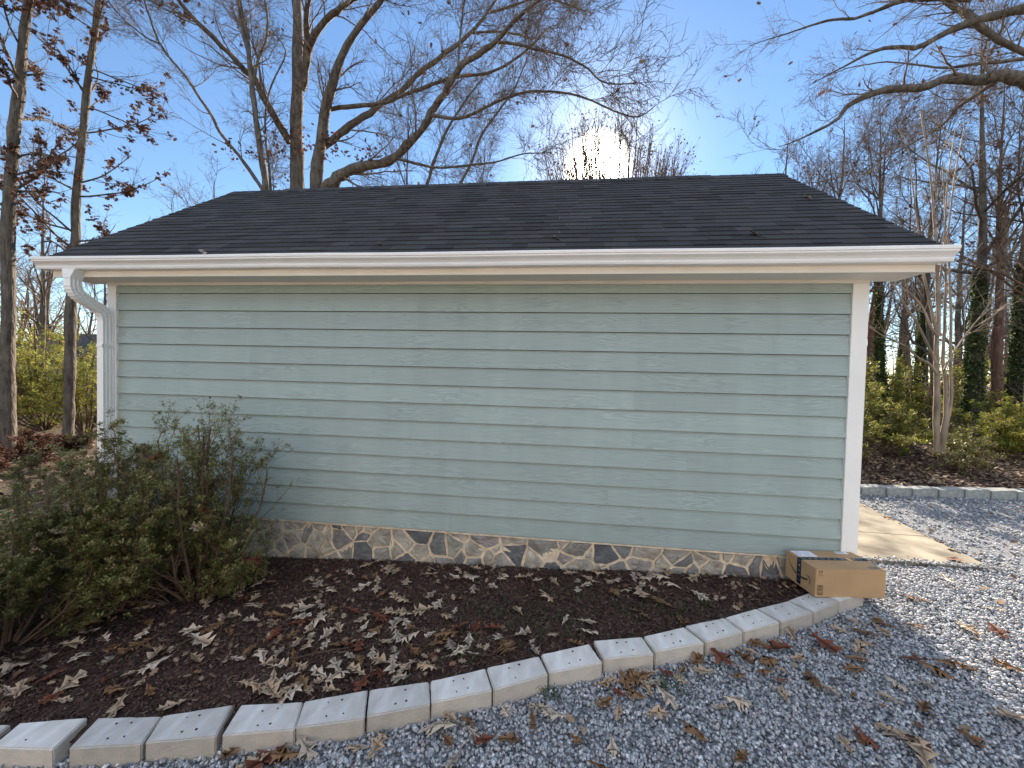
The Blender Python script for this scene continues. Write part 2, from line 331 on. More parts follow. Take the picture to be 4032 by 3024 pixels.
V, F = grid(-9, 16, 260, -9, 4.8, 150, lambda x, y: gz(x, y)+vnoise(x, y, .25, 2)*.012, gravmask)
struct('gravel', V, F, M['gravelbase'])
M['drive'] = mat('pale_gravel', (.40,.36,.31), .95, .3, 40, .8, 90, bdist=.02)
V, F = grid(-40, 30, 80, -60, -8.9, 60, lambda x, y: gz(x, y)-.01+vnoise(x, y, .8, 2)*.02)
struct('gravel_drive', V, F, M['drive'])
# mulch bed in front of the building
def bedmask(x, y): return (y > kerby(x)) & (y < .06) & (x < 2.62)
V, F = grid(-9, 2.64, 330, -3, .08, 110, lambda x, y: mz(x, y)+vnoise(x, y, .09, 5)*.018+vnoise(x, y, .03, 6)*.010+vnoise(x, y, .4, 6)*.02, bedmask)
struct('mulch_bed', V, F, M['mulch'])
V, F = grid(3.0, 16, 160, 2.9, 9.5, 90, lambda x, y: gz(x, y)+.05+vnoise(x, y, .15, 5)*.03+vnoise(x, y, .05, 6)*.02, lambda x, y: y > farky(x)+.05)
struct('mulch_bed', V, F, M['mulch'])
# concrete slab beside the building
b = MB()
def q(zv): return [(2.66, .44, zv), (4.19, .52, zv), (4.62, 4.0, zv), (2.66, 4.0, zv)]
b.hexa(q(-.32), [(2.66,.44,-.186),(4.19,.52,-.186),(4.62,4.0,-.186),(2.66,4.0,-.186)])
o = b.build('concrete_slab', M['slab'], bevel=.006); tag(o, kind='structure')
b = MB(); b.beam((2.67, 1.25, -.1855), (4.27, 1.22, -.1855), .008, .002); o2 = b.build('slab_joint', M['hole']); tag(o2, kind='structure')

# ------------------------------------------------------------------ scattered stuff
def scatter(n, x0, x1, y0, y1, fn):
    x = rng.uniform(x0, x1, n); y = rng.uniform(y0, y1, n); k = fn(x, y); return x[k], y[k]
def rotmats(n, tilt=.6):
    a = rng.uniform(0, 2*np.pi, n); b_ = rng.normal(0, tilt, n); c_ = rng.normal(0, tilt, n)
    ca, sa = np.cos(a), np.sin(a); cb, sb = np.cos(b_), np.sin(b_); cc, sc_ = np.cos(c_), np.sin(c_)
    R = np.zeros((n, 3, 3))
    R[:,0,0] = ca*cb; R[:,0,1] = ca*sb*sc_-sa*cc; R[:,0,2] = ca*sb*cc+sa*sc_
    R[:,1,0] = sa*cb; R[:,1,1] = sa*sb*sc_+ca*cc; R[:,1,2] = sa*sb*cc-ca*sc_
    R[:,2,0] = -sb; R[:,2,1] = cb*sc_; R[:,2,2] = cb*cc
    return R
t_ = (1+5**.5)/2
ICO = np.array([(-1,t_,0),(1,t_,0),(-1,-t_,0),(1,-t_,0),(0,-1,t_),(0,1,t_),(0,-1,-t_),(0,1,-t_),(t_,0,-1),(t_,0,1),(-t_,0,-1),(-t_,0,1)])/1.9
ICOF = np.array([(0,11,5),(0,5,1),(0,1,7),(0,7,10),(0,10,11),(1,5,9),(5,11,4),(11,10,2),(10,7,6),(7,1,8),(3,9,4),(3,4,2),(3,2,6),(3,6,8),(3,8,9),(4,9,5),(2,4,11),(6,2,10),(8,6,7),(9,8,1)])
def stones(name, x, y, z, smin, smax, mt):
    n = len(x); s = rng.uniform(0, 1, n)*(smax-smin)+smin; s = s/2
    V = ICO[None]*(1+rng.uniform(-.28, .28, (n, 12, 1)))*s[:, None, None]*np.stack([rng.uniform(.8, 1.35, n), rng.uniform(.7, 1.0, n), rng.uniform(.55, .9, n)], -1)[:, None]
    V = np.einsum('nij,nkj->nki', rotmats(n, .9), V)+np.stack([x, y, z], -1)[:, None]
    F = ICOF[None]+12*np.arange(n)[:, None, None]
    o = link(name, mesh(name, V.reshape(-1, 3), F.reshape(-1, 3), mt, False, attr=np.repeat(rng.random(n), 20)))
    return tag(o, kind='stuff')
def gm(x, y):
    inslab = (x > 2.6) & (x < 4.25+.12*(y-.5)) & (y > .47)
    return (gravmask(x, y) | ((y < kerby(x)-.05) & (x < 2.62))) & ~inslab & ~((y > .02) & (x < 2.7))
x1, y1 = scatter(118000, -3.2, 4.4, -2.6, .6, gm)
x2, y2 = scatter(60000, -6, 11, -5.2, 4.0, lambda x, y: gm(x, y) & ~((x > -3.2) & (x < 4.4) & (y < .6)))
xe_ = np.concatenate([rng.uniform(2.7, 4.25, 420), 4.22+rng.normal(0, .035, 300)]); ye_ = np.concatenate([.46+np.abs(rng.normal(0, .045, 420)), rng.uniform(.5, 3.2, 300)]); xe_[420:] += (ye_[420:]-.5)*.124
ed = 1-np.clip((kerby(x1)-y1)/.18, 0, 1)
xx = np.concatenate([x1, x2]); yy = np.concatenate([y1, y2])
z1 = gz(x1, y1)+vnoise(x1, y1, .25, 2)*.012+rng.uniform(-.002, .016, len(x1))+ed*rng.uniform(0, .012, len(x1))*(x1 < 2.6); z2 = gz(x2, y2)+rng.uniform(-.002, .016, len(x2))
lo = np.concatenate([np.full(len(x1), .013), np.full(len(x2), .020)]); hi = np.concatenate([np.full(len(x1), .030), np.full(len(x2), .042)])
stones('gravel_stones', np.concatenate([xx, xe_]), np.concatenate([yy, ye_]), np.concatenate([z1, z2, np.full(720, -.181)]), np.concatenate([lo, np.full(720, .012)]), np.concatenate([hi, np.full(720, .026)]), M['gravel'])
# stray stones creeping over the slab edge
ch = np.array([(-1,-1,0),(1,-1,0),(1,1,0),(-1,1,0),(-.8,-.7,1),(.9,-.8,1),(.8,.8,1),(-.9,.7,1)], float)
CHF = np.array([(4,5,6,7),(0,1,5,4),(1,2,6,5),(2,3,7,6),(3,0,4,7)])
def chips(name, x, y, z, lmin, lmax, mt, tilt=.25):
    n = len(x)
    S = np.stack([rng.uniform(lmin, lmax, n)/2, rng.uniform(.002, .0065, n), rng.uniform(.0015, .005, n)], -1)
    V = ch[None]*S[:, None]*(1+rng.uniform(-.25, .25, (n, 8, 1)))
    V = np.einsum('nij,nkj->nki', rotmats(n, tilt), V)+np.stack([x, y, z], -1)[:, None]
    F = CHF[None]+8*np.arange(n)[:, None, None]
    return tag(link(name, mesh(name, V.reshape(-1, 3), F.reshape(-1, 4), mt, False, attr=np.repeat(rng.random(n), 5))), kind='stuff')
xc, yc = scatter(75000, -5, 2.6, -2.3, 0.0, lambda x, y: (y > kerby(x)+.09) & (y < -.005))
chips('mulch_chips', xc, yc, mz(xc, yc)+vnoise(xc, yc, .4, 6)*.02+rng.uniform(0, .012, len(xc)), .008, .040, M['chips'], .4)
xc, yc = scatter(26000, 3.2, 13, 3.0, 9, lambda x, y: (y > farky(x)+.2) & (rng.random(len(x)) < 1/(1+(y-3)*.3)))
M['litterleaf'] = mat('litter_leaf', (.2,.15,.1), .8, ramp=[(.03,.02,.015),(.07,.04,.025),(.16,.10,.06),(.28,.20,.13),(.05,.03,.02)], trans=.1)
def leafquads(P, size, R=None, tilt=.5):
    n = len(P); s = rng.uniform(.6, 1.3, n)*size
    Q = np.array([(0,-1,0),(.5,-.2,.12),(.42,.5,.10),(0,1,0),(-.42,.5,.10),(-.5,-.2,.12)])*.5
    V = Q[None]*s[:, None, None]; V = np.einsum('nij,nkj->nki', rotmats(n, tilt), V)+P[:, None]
    F = np.array([(0,1,2,3),(0,3,4,5)])[None]+6*np.arange(n)[:, None, None]
    return V.reshape(-1, 3), F.reshape(-1, 4)
P = np.stack([xc, yc, gz(xc, yc)+.075+rng.uniform(-.01, .02, len(xc))], -1)
V0, F0 = leafquads(P, .085, tilt=.35); n0 = len(P)
xc, yc = scatter(26000, -22, 30, .6, 26, lambda x, y: ((x < -5.3) | (y > 8.8)) & (rng.random(len(x)) < 1/(1+np.abs(y)*.06)))
P = np.stack([xc, yc, gz(xc, yc)+.0+rng.uniform(0, .06, len(xc))], -1); V, F = leafquads(P, .13, tilt=.35)
tag(link('leaf_litter', mesh('leaf_litter', np.concatenate([V0, V]), np.concatenate([F0, F+len(V0)]), M['litterleaf'], attr=np.repeat(rng.random(len(P)+n0), 2))), kind='stuff')
# sparse grass in the bed and by the kerb
def blades(name, x, y, z, h0, h1):
    n = len(x); a = rng.uniform(0, 2*np.pi, n); h = rng.uniform(h0, h1, n); w_ = .0022
    d = np.stack([np.cos(a), np.sin(a), np.zeros(n)], -1); s = np.stack([-np.sin(a), np.cos(a), np.zeros(n)], -1)*w_
    p = np.stack([x, y, z], -1); m1 = p+d*h[:, None]*.35+np.array([0,0,1])*h[:, None]*.6; e = p+d*h[:, None]*1.0+np.array([0,0,1])*h[:, None]*.55
    V = np.stack([p-s, p+s, m1+s, m1-s, e+s*.2, e-s*.2], 1); F = np.array([(0,1,2,3),(3,2,4,5)])[None]+6*np.arange(n)[:, None, None]
    return tag(link(name, mesh(name, V.reshape(-1, 3), F.reshape(-1, 4), M['grass'], attr=np.repeat(rng.random(n), 2))), kind='stuff')
gx = np.concatenate([rng.normal(-.15, .35, 260), rng.normal(-.55, .06, 30), rng.normal(.9, .3, 120), rng.normal(.02, .03, 30), rng.normal(.75, .06, 36), rng.normal(.3, .3, 60)])
gy = np.concatenate([rng.normal(-.85, .16, 260), rng.normal(-1.25, .05, 30), rng.normal(-.62, .12, 120), rng.normal(-1.40, .03, 30), rng.normal(-1.27, .04, 36), rng.normal(-.5, .1, 60)])
inb = gy > kerby(gx)+.1
blades('grass', gx, gy, np.where(inb, mz(gx, gy), gz(gx, gy)+.01), .03, .085)

# ------------------------------------------------------------------ kerb of concrete blocks
def kerb_block(c, zt0, depth, mt, holes=True, rv=.5):
    c = np.array(c); ctr = c.mean(0)
    z = [zt0+.045*(p[0]-ctr[0])+rng.normal(0, .0015) for p in c]
    bm = bmesh.new()
    # order back-left, back-right, front-right, front-left -> clockwise from above; build top and bottom
    top = [bm.verts.new((p[0]-ctr[0], p[1]-ctr[1], zz-zt0+depth)) for p, zz in zip(c, z)]
    bot = [bm.verts.new((p[0]-ctr[0], p[1]-ctr[1], 0)) for p in c]
    bm.faces.new(top[::-1]); bm.faces.new(bot)
    for k in range(4): bm.faces.new((top[k], top[(k+1) % 4], bot[(k+1) % 4], bot[k]))
    bmesh.ops.recalc_face_normals(bm, faces=bm.faces)
    bmesh.ops.bevel(bm, geom=list(bm.edges), offset=.006, segments=2, affect='EDGES')
    bmesh.ops.subdivide_edges(bm, edges=[e for e in bm.edges if e.calc_length() > .06], cuts=7, use_grid_fill=True)
    for v in bm.verts:
        x_, y_, z_ = v.co
        nn = float(vnoise(np.array(x_+ctr[0]*7), np.array(y_+z_*1.7), .03, 9))+.6*float(vnoise(np.array(x_*1.3+z_), np.array(y_+ctr[1]*5), .012, 4))
        v.co += Vector((nn*.0015, nn*.002, nn*.0018))
    if holes:
        u = Vector((*( (c[1]-c[0]+c[2]-c[3])/2), 0)); vv = Vector((*((c[0]-c[3]+c[1]-c[2])/2), 0))
        for a, b_ in ((-.10, .24), (.10, .26), (-.07, -.24), (.14, -.22)):
            a += random.uniform(-.03, .03); b_ += random.uniform(-.03, .03)
            p = u*a+vv*b_; zz = .045*p.x
            r_ = random.uniform(.0035, .0075)
            if random.random() < .12: continue
            vs = [bm.verts.new((p.x+r_*math.cos(t), p.y+r_*.85*math.sin(t), depth+zz+.0026)) for t in np.linspace(0, 2*math.pi, 9)[:-1]]
            f = bm.faces.new(vs); f.material_index = 1
            vs2 = [bm.verts.new((q_.co.x, q_.co.y, q_.co.z-.01)) for q_ in vs]
            for k in range(8): bm.faces.new((vs[k], vs[(k+1) % 8], vs2[(k+1) % 8], vs2[k])).material_index = 1
    me = bpy.data.meshes.new('kerb_block'); bm.to_mesh(me); bm.free(); me.materials.append(mt); me.materials.append(M['hole']); me.materials.append(M['blockside'])
    if holes:
        for p in me.polygons:
            if p.material_index == 0 and p.normal.z < .6: p.material_index = 2
    a = me.attributes.new('rnd', 'FLOAT', 'FACE'); a.data.foreach_set('value', np.full(len(me.polygons), rv, dtype=np.float32))
    return link('kerb_block', me, None, (ctr[0], ctr[1], zt0-depth))
ORD = ['first', 'second', 'third', 'fourth', 'fifth', 'sixth', 'seventh', 'eighth', 'ninth', 'tenth', 'eleventh', 'twelfth', 'thirteenth', 'fourteenth', 'fifteenth', 'sixteenth', 'seventeenth', 'eighteenth', 'nineteenth', 'twentieth', 'twenty-first', 'twenty-second', 'twenty-third', 'twenty-fourth']
allk = [[(-3.14,-2.02),(-2.83,-1.96),(-2.79,-2.11),(-3.10,-2.17)]]+KERB
n = len(allk)
notes = {0: 'pale concrete edging block cut by the left edge of the photo', 1: 'concrete edging block in the lower left corner with a wide gap on its right side',
 15: 'pale concrete edging block partly under the cardboard box', 16: 'end block of the kerb, almost hidden below the front of the cardboard box',
 9: 'pale concrete edging block at the middle of the kerb beside a rust coloured leaf pile', 14: 'second edging block to the left of the cardboard box, long side facing the gravel'}
for k, c in enumerate(allk):
    cx = np.mean([p[0] for p in c]); o = kerb_block(c, ztop(cx), .19, M['stoneb'], True, random.random())
    lab = notes.get(k, 'pale concrete edging block with four pin holes, %s from the left in the kerb' % ORD[k])
    tag(o, lab, 'kerb block', 'concrete blocks edging the mulch bed')
xk = 3.25; k = 0; FB = []
while xk < 12:
    L_ = .40; y0 = farky(xk); y1_ = farky(xk+L_-.012)
    if k in (1, 4): L_ = .385
    c = [(xk, y0+.18), (xk+L_-.012, y1_+.18), (xk+L_-.012, y1_), (xk, y0)]
    FB.append((xk, c)); xk += L_; k += 1
k = 0
for xk, c in FB:
    o = kerb_block(c, -.205+.115+random.uniform(-.006, .006), .19, M['greyblock'], False)
    if xk < 4.7: lab = 'grey far kerb block hidden behind the shed, %s from the hidden end' % ORD[k]
    else: lab = 'grey far kerb block across the gravel, %s in the row right of the shed' % ORD[k-4]
    tag(o, lab, 'kerb block', 'grey blocks of the far kerb'); k += 1

# ------------------------------------------------------------------ the shed
EX = .178; XL, XR = -4.806, 2.630; D = 3.86; RX0, RX1 = -5.11, 2.895
shed = empty('shed', (XL, 0, -.4)); tag(shed, 'sage green shed with white trim, dark shingle roof and a stone base', 'shed')
def sh(b, name, mt, parent=None, **kw):
    o = b.build(name, mt, parent or shed, **kw)
    if not parent: o.location = (-XL, 0, .4)
    else: o.location = (0, 0, 0)
    return o
JO = {1: [-1.36], 2: [-3.14, .745], 4: [-3.14, .745], 5: [-1.38], 6: [-3.148, .713], 7: [-.97], 8: [-1.4, .71], 9: [-3.0, 1.2], 10: [-1.41], 11: [-2.6, .5], 12: [-.9], 13: [-1.0], 3: [1.9]}
def siding_wall(b, a0, a1, ax, pos, sgn, ztopf, joints):
    """lap boards on a wall; ax 'x': wall runs along x at y=pos facing sgn*y"""
    zbot = 0.0; k = 0
    for r in range(0, 26):
        z0 = r*EX+.0042; z1 = (r+1)*EX
        segs = [a0]+sorted([j for j in joints.get(13-r, [])])+[a1]
        for s0, s1 in zip(segs[:-1], segs[1:]):
            e0 = s0+(.0006 if s0 > a0 else 0); e1 = s1-(.0006 if s1 < a1 else 0)
            ta, tb = ztopf(e0), ztopf(e1)
            if max(ta, tb) <= z0: continue
            if ta > z1 and tb > z1:
                c = [(e0, z0), (e1, z0), (e1, z1), (e0, z1)]
            else:
                if abs(ta-tb) < 1e-6: c = [(e0, z0), (e1, z0), (e1, min(z1, tb)), (e0, min(z1, ta))]
                else:   # under a gable: march along it
                    xs_ = np.linspace(e0, e1, 200); ok = [x for x in xs_ if ztopf(x) > z0+.01]
                    ok2 = [x for x in xs_ if ztopf(x) > z1]
                    if not ok: continue
                    if ok2: c = [(ok[0], z0), (ok[-1], z0), (ok2[-1], z1), (ok2[0], z1)]
                    else: c = [(ok[0], z0), (ok[-1], z0), ((ok[0]+ok[-1])/2+.01, min(z1, ztopf((ok[0]+ok[-1])/2))), ((ok[0]+ok[-1])/2-.01, min(z1, ztopf((ok[0]+ok[-1])/2)))]
            o0 = .024; o1 = .002     # bottom edge stands out, top tucks under
            def pt(a, z, off): return (a, pos+sgn*off, z) if ax == 'x' else (pos+sgn*off, a, z)
            zb = c[0][1]; ztp = c[2][1]
            off = lambda z: max(.001, o0+(o1-o0)*(z-z0)/(EX))
            V = [pt(c[0][0], zb, off(zb)), pt(c[1][0], zb, off(zb)), pt(c[2][0], c[2][1], off(ztp)), pt(c[3][0], c[3][1], off(ztp)),
                 pt(c[0][0], zb, 0), pt(c[1][0], zb, 0), pt(c[2][0], c[2][1], 0), pt(c[3][0], c[3][1], 0)]
            b.add(V, [(0,1,2,3),(0,4,5,1),(1,5,6,2),(3,7,4,0),(3,2,6,7)], 0, random.random())
b = MB()
siding_wall(b, XL+.105, XR-.115, 'x', 0, -1, lambda x: 2.44, JO)
sh(b, 'front_siding', M['siding'])
def gab(y): return 2.42+max(0, min(y+.0, D-y))*.755+.02
b = MB(); siding_wall(b, .1, D-.1, 'y', XR-.02, 1, gab, {}); sh(b, 'gable_siding', M['siding'])
b = MB(); siding_wall(b, .1, D-.1, 'y', XL+.02, -1, gab, {}); sh(b, 'gable_siding', M['siding'])
b = MB(); siding_wall(b, XL+.1, XR-.1, 'x', D, 1, lambda x: 2.44, {5: [-1.3], 9: [-2.5], 11: [.8]}); sh(b, 'rear_siding', M['siding'])
# solid core behind the boards
b = MB()
b.box(XL+.03, XR-.03, .0015, D, -.02, 2.43)
b.add([(XL+.03,.0,2.43),(XL+.03,D,2.43),(XL+.03,D/2,2.43+D/2*.755-.06),(XR-.03,.0,2.43),(XR-.03,D,2.43),(XR-.03,D/2,2.43+D/2*.755-.06)], [(0,2,1),(3,4,5),(0,3,5,2),(1,2,5,4)])
sh(b, 'wall_core', M['houseroof'])
# corner trims
for x0, x1 in ((XL, XL+.105), (XR-.129, XR)):
    for y0, y1 in ((-.030, .10), (D-.10, D+.03)):
        b = MB(); b.box(x0, x1, y0, y1, 0.0, 2.40); sh(b, 'corner_trim', M['white'], bevel=.002)
# frieze boards
b = MB(); b.box(XL-.235, 2.873, -.028, .0, 2.432-.035+.025, 2.52); 
b = MB(); b.box(XL-.0, XR, -.036, 0, 2.4, 2.47); sh(b, 'frieze_board', M['cream'], bevel=.002)
b = MB(); b.box(XL, XR, D, D+.036, 2.4, 2.47); sh(b, 'frieze_board', M['cream'], bevel=.002)
# eave boxes: soffit and fascia, front and back
for s, yw in ((-1, 0), (1, D)):
    b = MB(); ya, yb = yw+s*.012, yw+s*.29
    b.box(-5.05, 2.873, min(ya, yb), max(ya, yb), 2.428, 2.446); sh(b, 'soffit', M['cream'])
    b = MB(); ya, yb = yw+s*.29, yw+s*.315; b.box(-5.052, 2.875, min(ya, yb), max(ya, yb), 2.417, 2.575); sh(b, 'fascia', M['cream'], bevel=.002)
# boxed returns at the gable ends, seen from below as the soffit runs past the corner
for x0, x1 in ((-5.05, XL-.002), (XR+.002, 2.873)):
    b = MB(); b.box(x0, x1, -.012, .035, 2.428, 2.50); sh(b, 'eave_return', M['cream'])
# roof: sloping deck, shingle courses, ridge caps
SL = .755; YE, ZE = -.36, 2.582; YR = D/2; ZR = ZE+(YR-YE)*SL
ln = math.hypot(YR-YE, ZR-ZE); uy, uz = (YR-YE)/ln, (ZR-ZE)/ln; ny, nz = -uz, uy
roofp = empty('roof'); roofp.parent = shed; roofp.location = (-XL, 0, .4)
for s in (-1, 1):
    b = MB()
    def rp(x, d, h, s=s):
        y = YE+uy*d+ny*h; z = ZE+uz*d+nz*h
        if s > 0: y = D-y
        return (x, y, z)
    b.hexa([rp(RX0, 0, -.035), rp(RX1, 0, -.035), rp(RX1, ln, -.035), rp(RX0, ln, -.035)], [rp(RX0, 0, 0), rp(RX1, 0, 0), rp(RX1, ln, 0), rp(RX0, ln, 0)])
    sh(b, 'roof_deck', M['white'], roofp)
    b = MB(); e = .122; nrow = int(ln/e)+1
    for r in range(nrow):
        d0 = r*e-.012 if r == 0 else r*e+random.uniform(-.0015, .0015); d1 = min(ln, (r+1)*e+.03)
        x = RX0-.012-random.random()*.012; rv_row = random.random()
        xe = RX1+.012+random.random()*.010
        tab = 0
        while x < xe:
            wv = random.choice([.14, .2, .26, .33]); x_n = min(xe, x+wv)
            lift = .0105+random.choice([0, .0, .0035])+random.uniform(0, .0012); sag = random.uniform(-.0018, .0018)
            g = .0018
            V = [rp(x+g, d0+sag, .001), rp(x_n, d0+sag, .001), rp(x_n, d1, .001), rp(x+g, d1, .001), rp(x+g, d0+sag, lift), rp(x_n, d0+sag, lift), rp(x_n, d1, .0022), rp(x+g, d1, .0022)]
            b.add(V, [(4,5,6,7),(0,1,5,4),(1,2,6,5),(3,0,4,7)], 0, min(1, max(0, .5+random.gauss(0, .25))))
            x = x_n
    sh(b, 'shingles', M['roof'], roofp)
b = MB(); x = RX0+.30
for (x0c, x1c, lift) in ((RX0-.01, RX1+.01, 0),):
    x = x0c
    while x < x1c:
        wv = .145; l0 = .012+(.012 if -4.35 < x < 1.95 else 0); sl = .13; x_n = min(x1c, x+wv)
        for s in (-1, 1):
            zt_ = ZR+l0*.9+random.uniform(0, .002)
            V = [(x, YR, zt_+.004), (x_n+.03, YR, zt_), (x_n+.03, YR+s*sl, zt_-sl*SL), (x, YR+s*sl, zt_-sl*SL+.004), (x, YR, zt_-.01), (x_n+.03, YR, zt_-.014), (x_n+.03, YR+s*sl, zt_-sl*SL-.016), (x, YR+s*sl, zt_-sl*SL-.012)]
            b.add(V, [(0,1,2,3),(3,2,6,7),(0,3,7,4),(1,5,6,2)], 0, random.random())
        x = x_n
sh(b, 'ridge_cap', M['roof'], roofp)
b = MB(); b.beam((RX0, YE-.014, ZE-.006), (RX1, YE-.014, ZE-.006), .006, .035); sh(b, 'drip_edge', M['gutter'], roofp)
# rake boards on the gable ends
for x0 in (RX0+.004, RX1-.026):
    for s in (-1, 1):
        b = MB(); P0 = np.array([0, YE+.02, ZE-.12]); P1 = np.array([0, YR, ZR-.12])
        if s > 0: P0[1] = D-P0[1]
        V = []
        for xx_ in (x0, x0+.022):
            V += [(xx_, P0[1], P0[2]), (xx_, P1[1], P1[2]), (xx_, P1[1], P1[2]+.11), (xx_, P0[1], P0[2]+.085)]
        b.add(V, [(0,1,2,3),(7,6,5,4),(0,4,5,1),(1,5,6,2),(2,6,7,3),(3,7,4,0)]); sh(b, 'rake_board', M['white'])
# gutter: K profile swept along the eave
gy0, gzb = -.317, 2.474; GX0, GX1 = -5.115, 2.925
prof_o = [(gy0, 2.585), (gy0, gzb), (gy0-.075, gzb), (gy0-.082, gzb+.016), (gy0-.080, gzb+.030), (gy0-.092, gzb+.046), (gy0-.112, gzb+.060), (gy0-.120, gzb+.066), (gy0-.121, gzb+.078), (gy0-.128, gzb+.082), (gy0-.130, gzb+.100), (gy0-.126, gzb+.106), (gy0-.118, gzb+.106)]
prof_i = [(y+(.002 if i_ > 1 else .0022), z+.002) for i_, (y, z) in enumerate(prof_o)][::-1]
prof_i = [(min(y, gy0-.002) if i_ >= len(prof_i)-2 else y+.002, z) for i_, (y, z) in enumerate(prof_i)]
b = MB(); npf = len(prof_o)
sag = lambda x: -.004*math.cos((x+1.1)/1.35*math.pi)*.5+(.0015 if x < -2 else 0)
xsg = np.linspace(GX0, GX1, 30)
V = []; F = []
loop = prof_o+prof_i
for xg in xsg: V += [(xg, y, z+sag(xg)) for y, z in loop]
nl = len(loop)
for k in range(len(xsg)-1):
    for j in range(nl): F.append((k*nl+j, k*nl+(j+1) % nl, (k+1)*nl+(j+1) % nl, (k+1)*nl+j))
b.add(V, F)
for xg, dx in ((GX0, -.002), (GX1, .002)):
    a = [(xg, y, z+sag(xg)) for y, z in prof_o]; b.add(a+[(xg+dx, y, z) for _, y, z in a], [tuple(range(npf)), tuple(range(npf, 2*npf))]+[(j, (j+1) % npf, npf+(j+1) % npf, npf+j) for j in range(npf)])
gut = sh(b, 'gutter', M['gutter'])
for xg in np.arange(GX0+.5, GX1, .8): b = MB(); b.box(xg, xg+.02, gy0-.118, gy0, 2.565, 2.569); sh(b, 'gutter_hanger', M['gutter'], gut)
# downspout: outlet funnel, two corrugated elbows, ribbed pipe down the corner
def rect_tube(b, path, wx, wy, corr=None):
    """rectangular pipe; path of (x,y,z,tilt direction) points"""
    path = [np.array(p, float) for p in path]; rings = []
    for k, p in enumerate(path):
        d = path[min(k+1, len(path)-1)]-path[max(k-1, 0)]; d /= np.linalg.norm(d)
        yv = np.array([0, 1.0, 0]); yv -= d*yv.dot(d); 
        if np.linalg.norm(yv) < .2: yv = np.array([0, 0, 1.0])-d*d[2]
        yv /= np.linalg.norm(yv); xv = np.cross(yv, d); xv /= np.linalg.norm(xv)
        if xv[0] < 0: xv = -xv
        c = corr[k] if corr else 1.0
        ring = []
        def side(p0, p1, nrm, nr=3):
            pts = []
            for t in range(nr*4):
                u_ = t/(nr*4); g = .0035 if (t % 4) in (2, 3) and .08 < u_ < .95 else 0
                pts.append(p0*(1-u_)+p1*u_-nrm*g)
            return pts
        A, B_, C_, D_ = (-xv*wx/2-yv*wy/2)*c, (xv*wx/2-yv*wy/2)*c, (xv*wx/2+yv*wy/2)*c, (-xv*wx/2+yv*wy/2)*c
        ring += [A]+[B_] if False else [A, A*.5+B_*.5]
        ring += side(B_, C_, xv); ring += [C_, C_*.5+D_*.5]; ring += side(D_, A, -xv)
        rings.append([p+r_ for r_ in ring])
    n_ = len(rings[0]); V = [v for r_ in rings for v in r_]; F = []
    for k in range(len(rings)-1):
        for j in range(n_): F.append((k*n_+j, k*n_+(j+1) % n_, (k+1)*n_+(j+1) % n_, (k+1)*n_+j))
    F.append(tuple(range(n_))); F.append(tuple(range((len(rings)-1)*n_, len(rings)*n_)))
    b.add(V, F)
xo, yo = -4.745, -.365; xp, yp = -4.757, -.085
P0 = np.array([xo-.005, yo, 2.40]); path = []; corr = []
path.append((xo, yo, 2.43)); corr.append(1); path.append((xo, yo, 2.33)); corr.append(1)
# elbow 1 -> slanting run -> elbow 2
def arc(p, d0, d1, r, nseg, amp=.05):
    pts = []; d0 = np.array(d0, float)/np.linalg.norm(d0); d1 = np.array(d1, float)/np.linalg.norm(d1)
    cur = np.array(p, float)
    for k in range(1, nseg+1):
        t = k/nseg; d = d0*(1-t)+d1*t; d /= np.linalg.norm(d); cur = cur+d*r/nseg; pts.append(cur.copy())
    return pts
dn = (0, 0, -1); sl_ = np.array([xp-xo, yp-yo, -.155]); sl_ /= np.linalg.norm(sl_)
a1 = arc(path[-1], dn, sl_, .15, 12); path += a1; corr += [1.0 if k % 2 else 1.07 for k in range(12)]
start = a1[-1]
endp = np.array([xp, yp, 0]); hd = math.hypot(endp[0]-start[0], endp[1]-start[1])
a2_test = arc((0, 0, 0), sl_, dn, .15, 12)[-1]; hh = math.hypot(a2_test[0], a2_test[1])
run = (hd-hh)/math.hypot(sl_[0], sl_[1]); mid = start+sl_*run; path.append(mid); corr.append(1)
a2 = arc(mid, sl_, dn, .15, 12); path += a2; corr += [1.0 if k % 2 else 1.07 for k in range(12)]
path.append((a2[-1][0], a2[-1][1], a2[-1][2]-.03)); corr.append(1); zlast = a2[-1][2]
path.append((a2[-1][0], a2[-1][1], -.38)); corr.append(1)
b = MB(); rect_tube(b, path, .074, .098, corr); ds = sh(b, 'downspout', M['gutter'])
for zs in (1.75, .35):
    b = MB(); b.box(xp-.044, xp+.044, yp-.056, yp-.050, zs-.013, zs+.013); b.box(xp-.044, xp-.038, yp-.056, .0, zs-.013, zs+.013); b.box(xp+.038, xp+.044, yp-.056, .0, zs-.013, zs+.013); st_ = b.build('strap', M['gutter'], ds)
fn = MB(); zt_ = 2.476; fn.hexa([(xo-.041, yo-.053, 2.385), (xo+.041, yo-.053, 2.385), (xo+.041, yo+.053, 2.385), (xo-.041, yo+.053, 2.385)], [(xo-.075, yo-.040, zt_), (xo+.075, yo-.040, zt_), (xo+.075, yo+.05, zt_), (xo-.075, yo+.05, zt_)])
sh(fn, 'outlet', M['gutter'], bevel=.002)
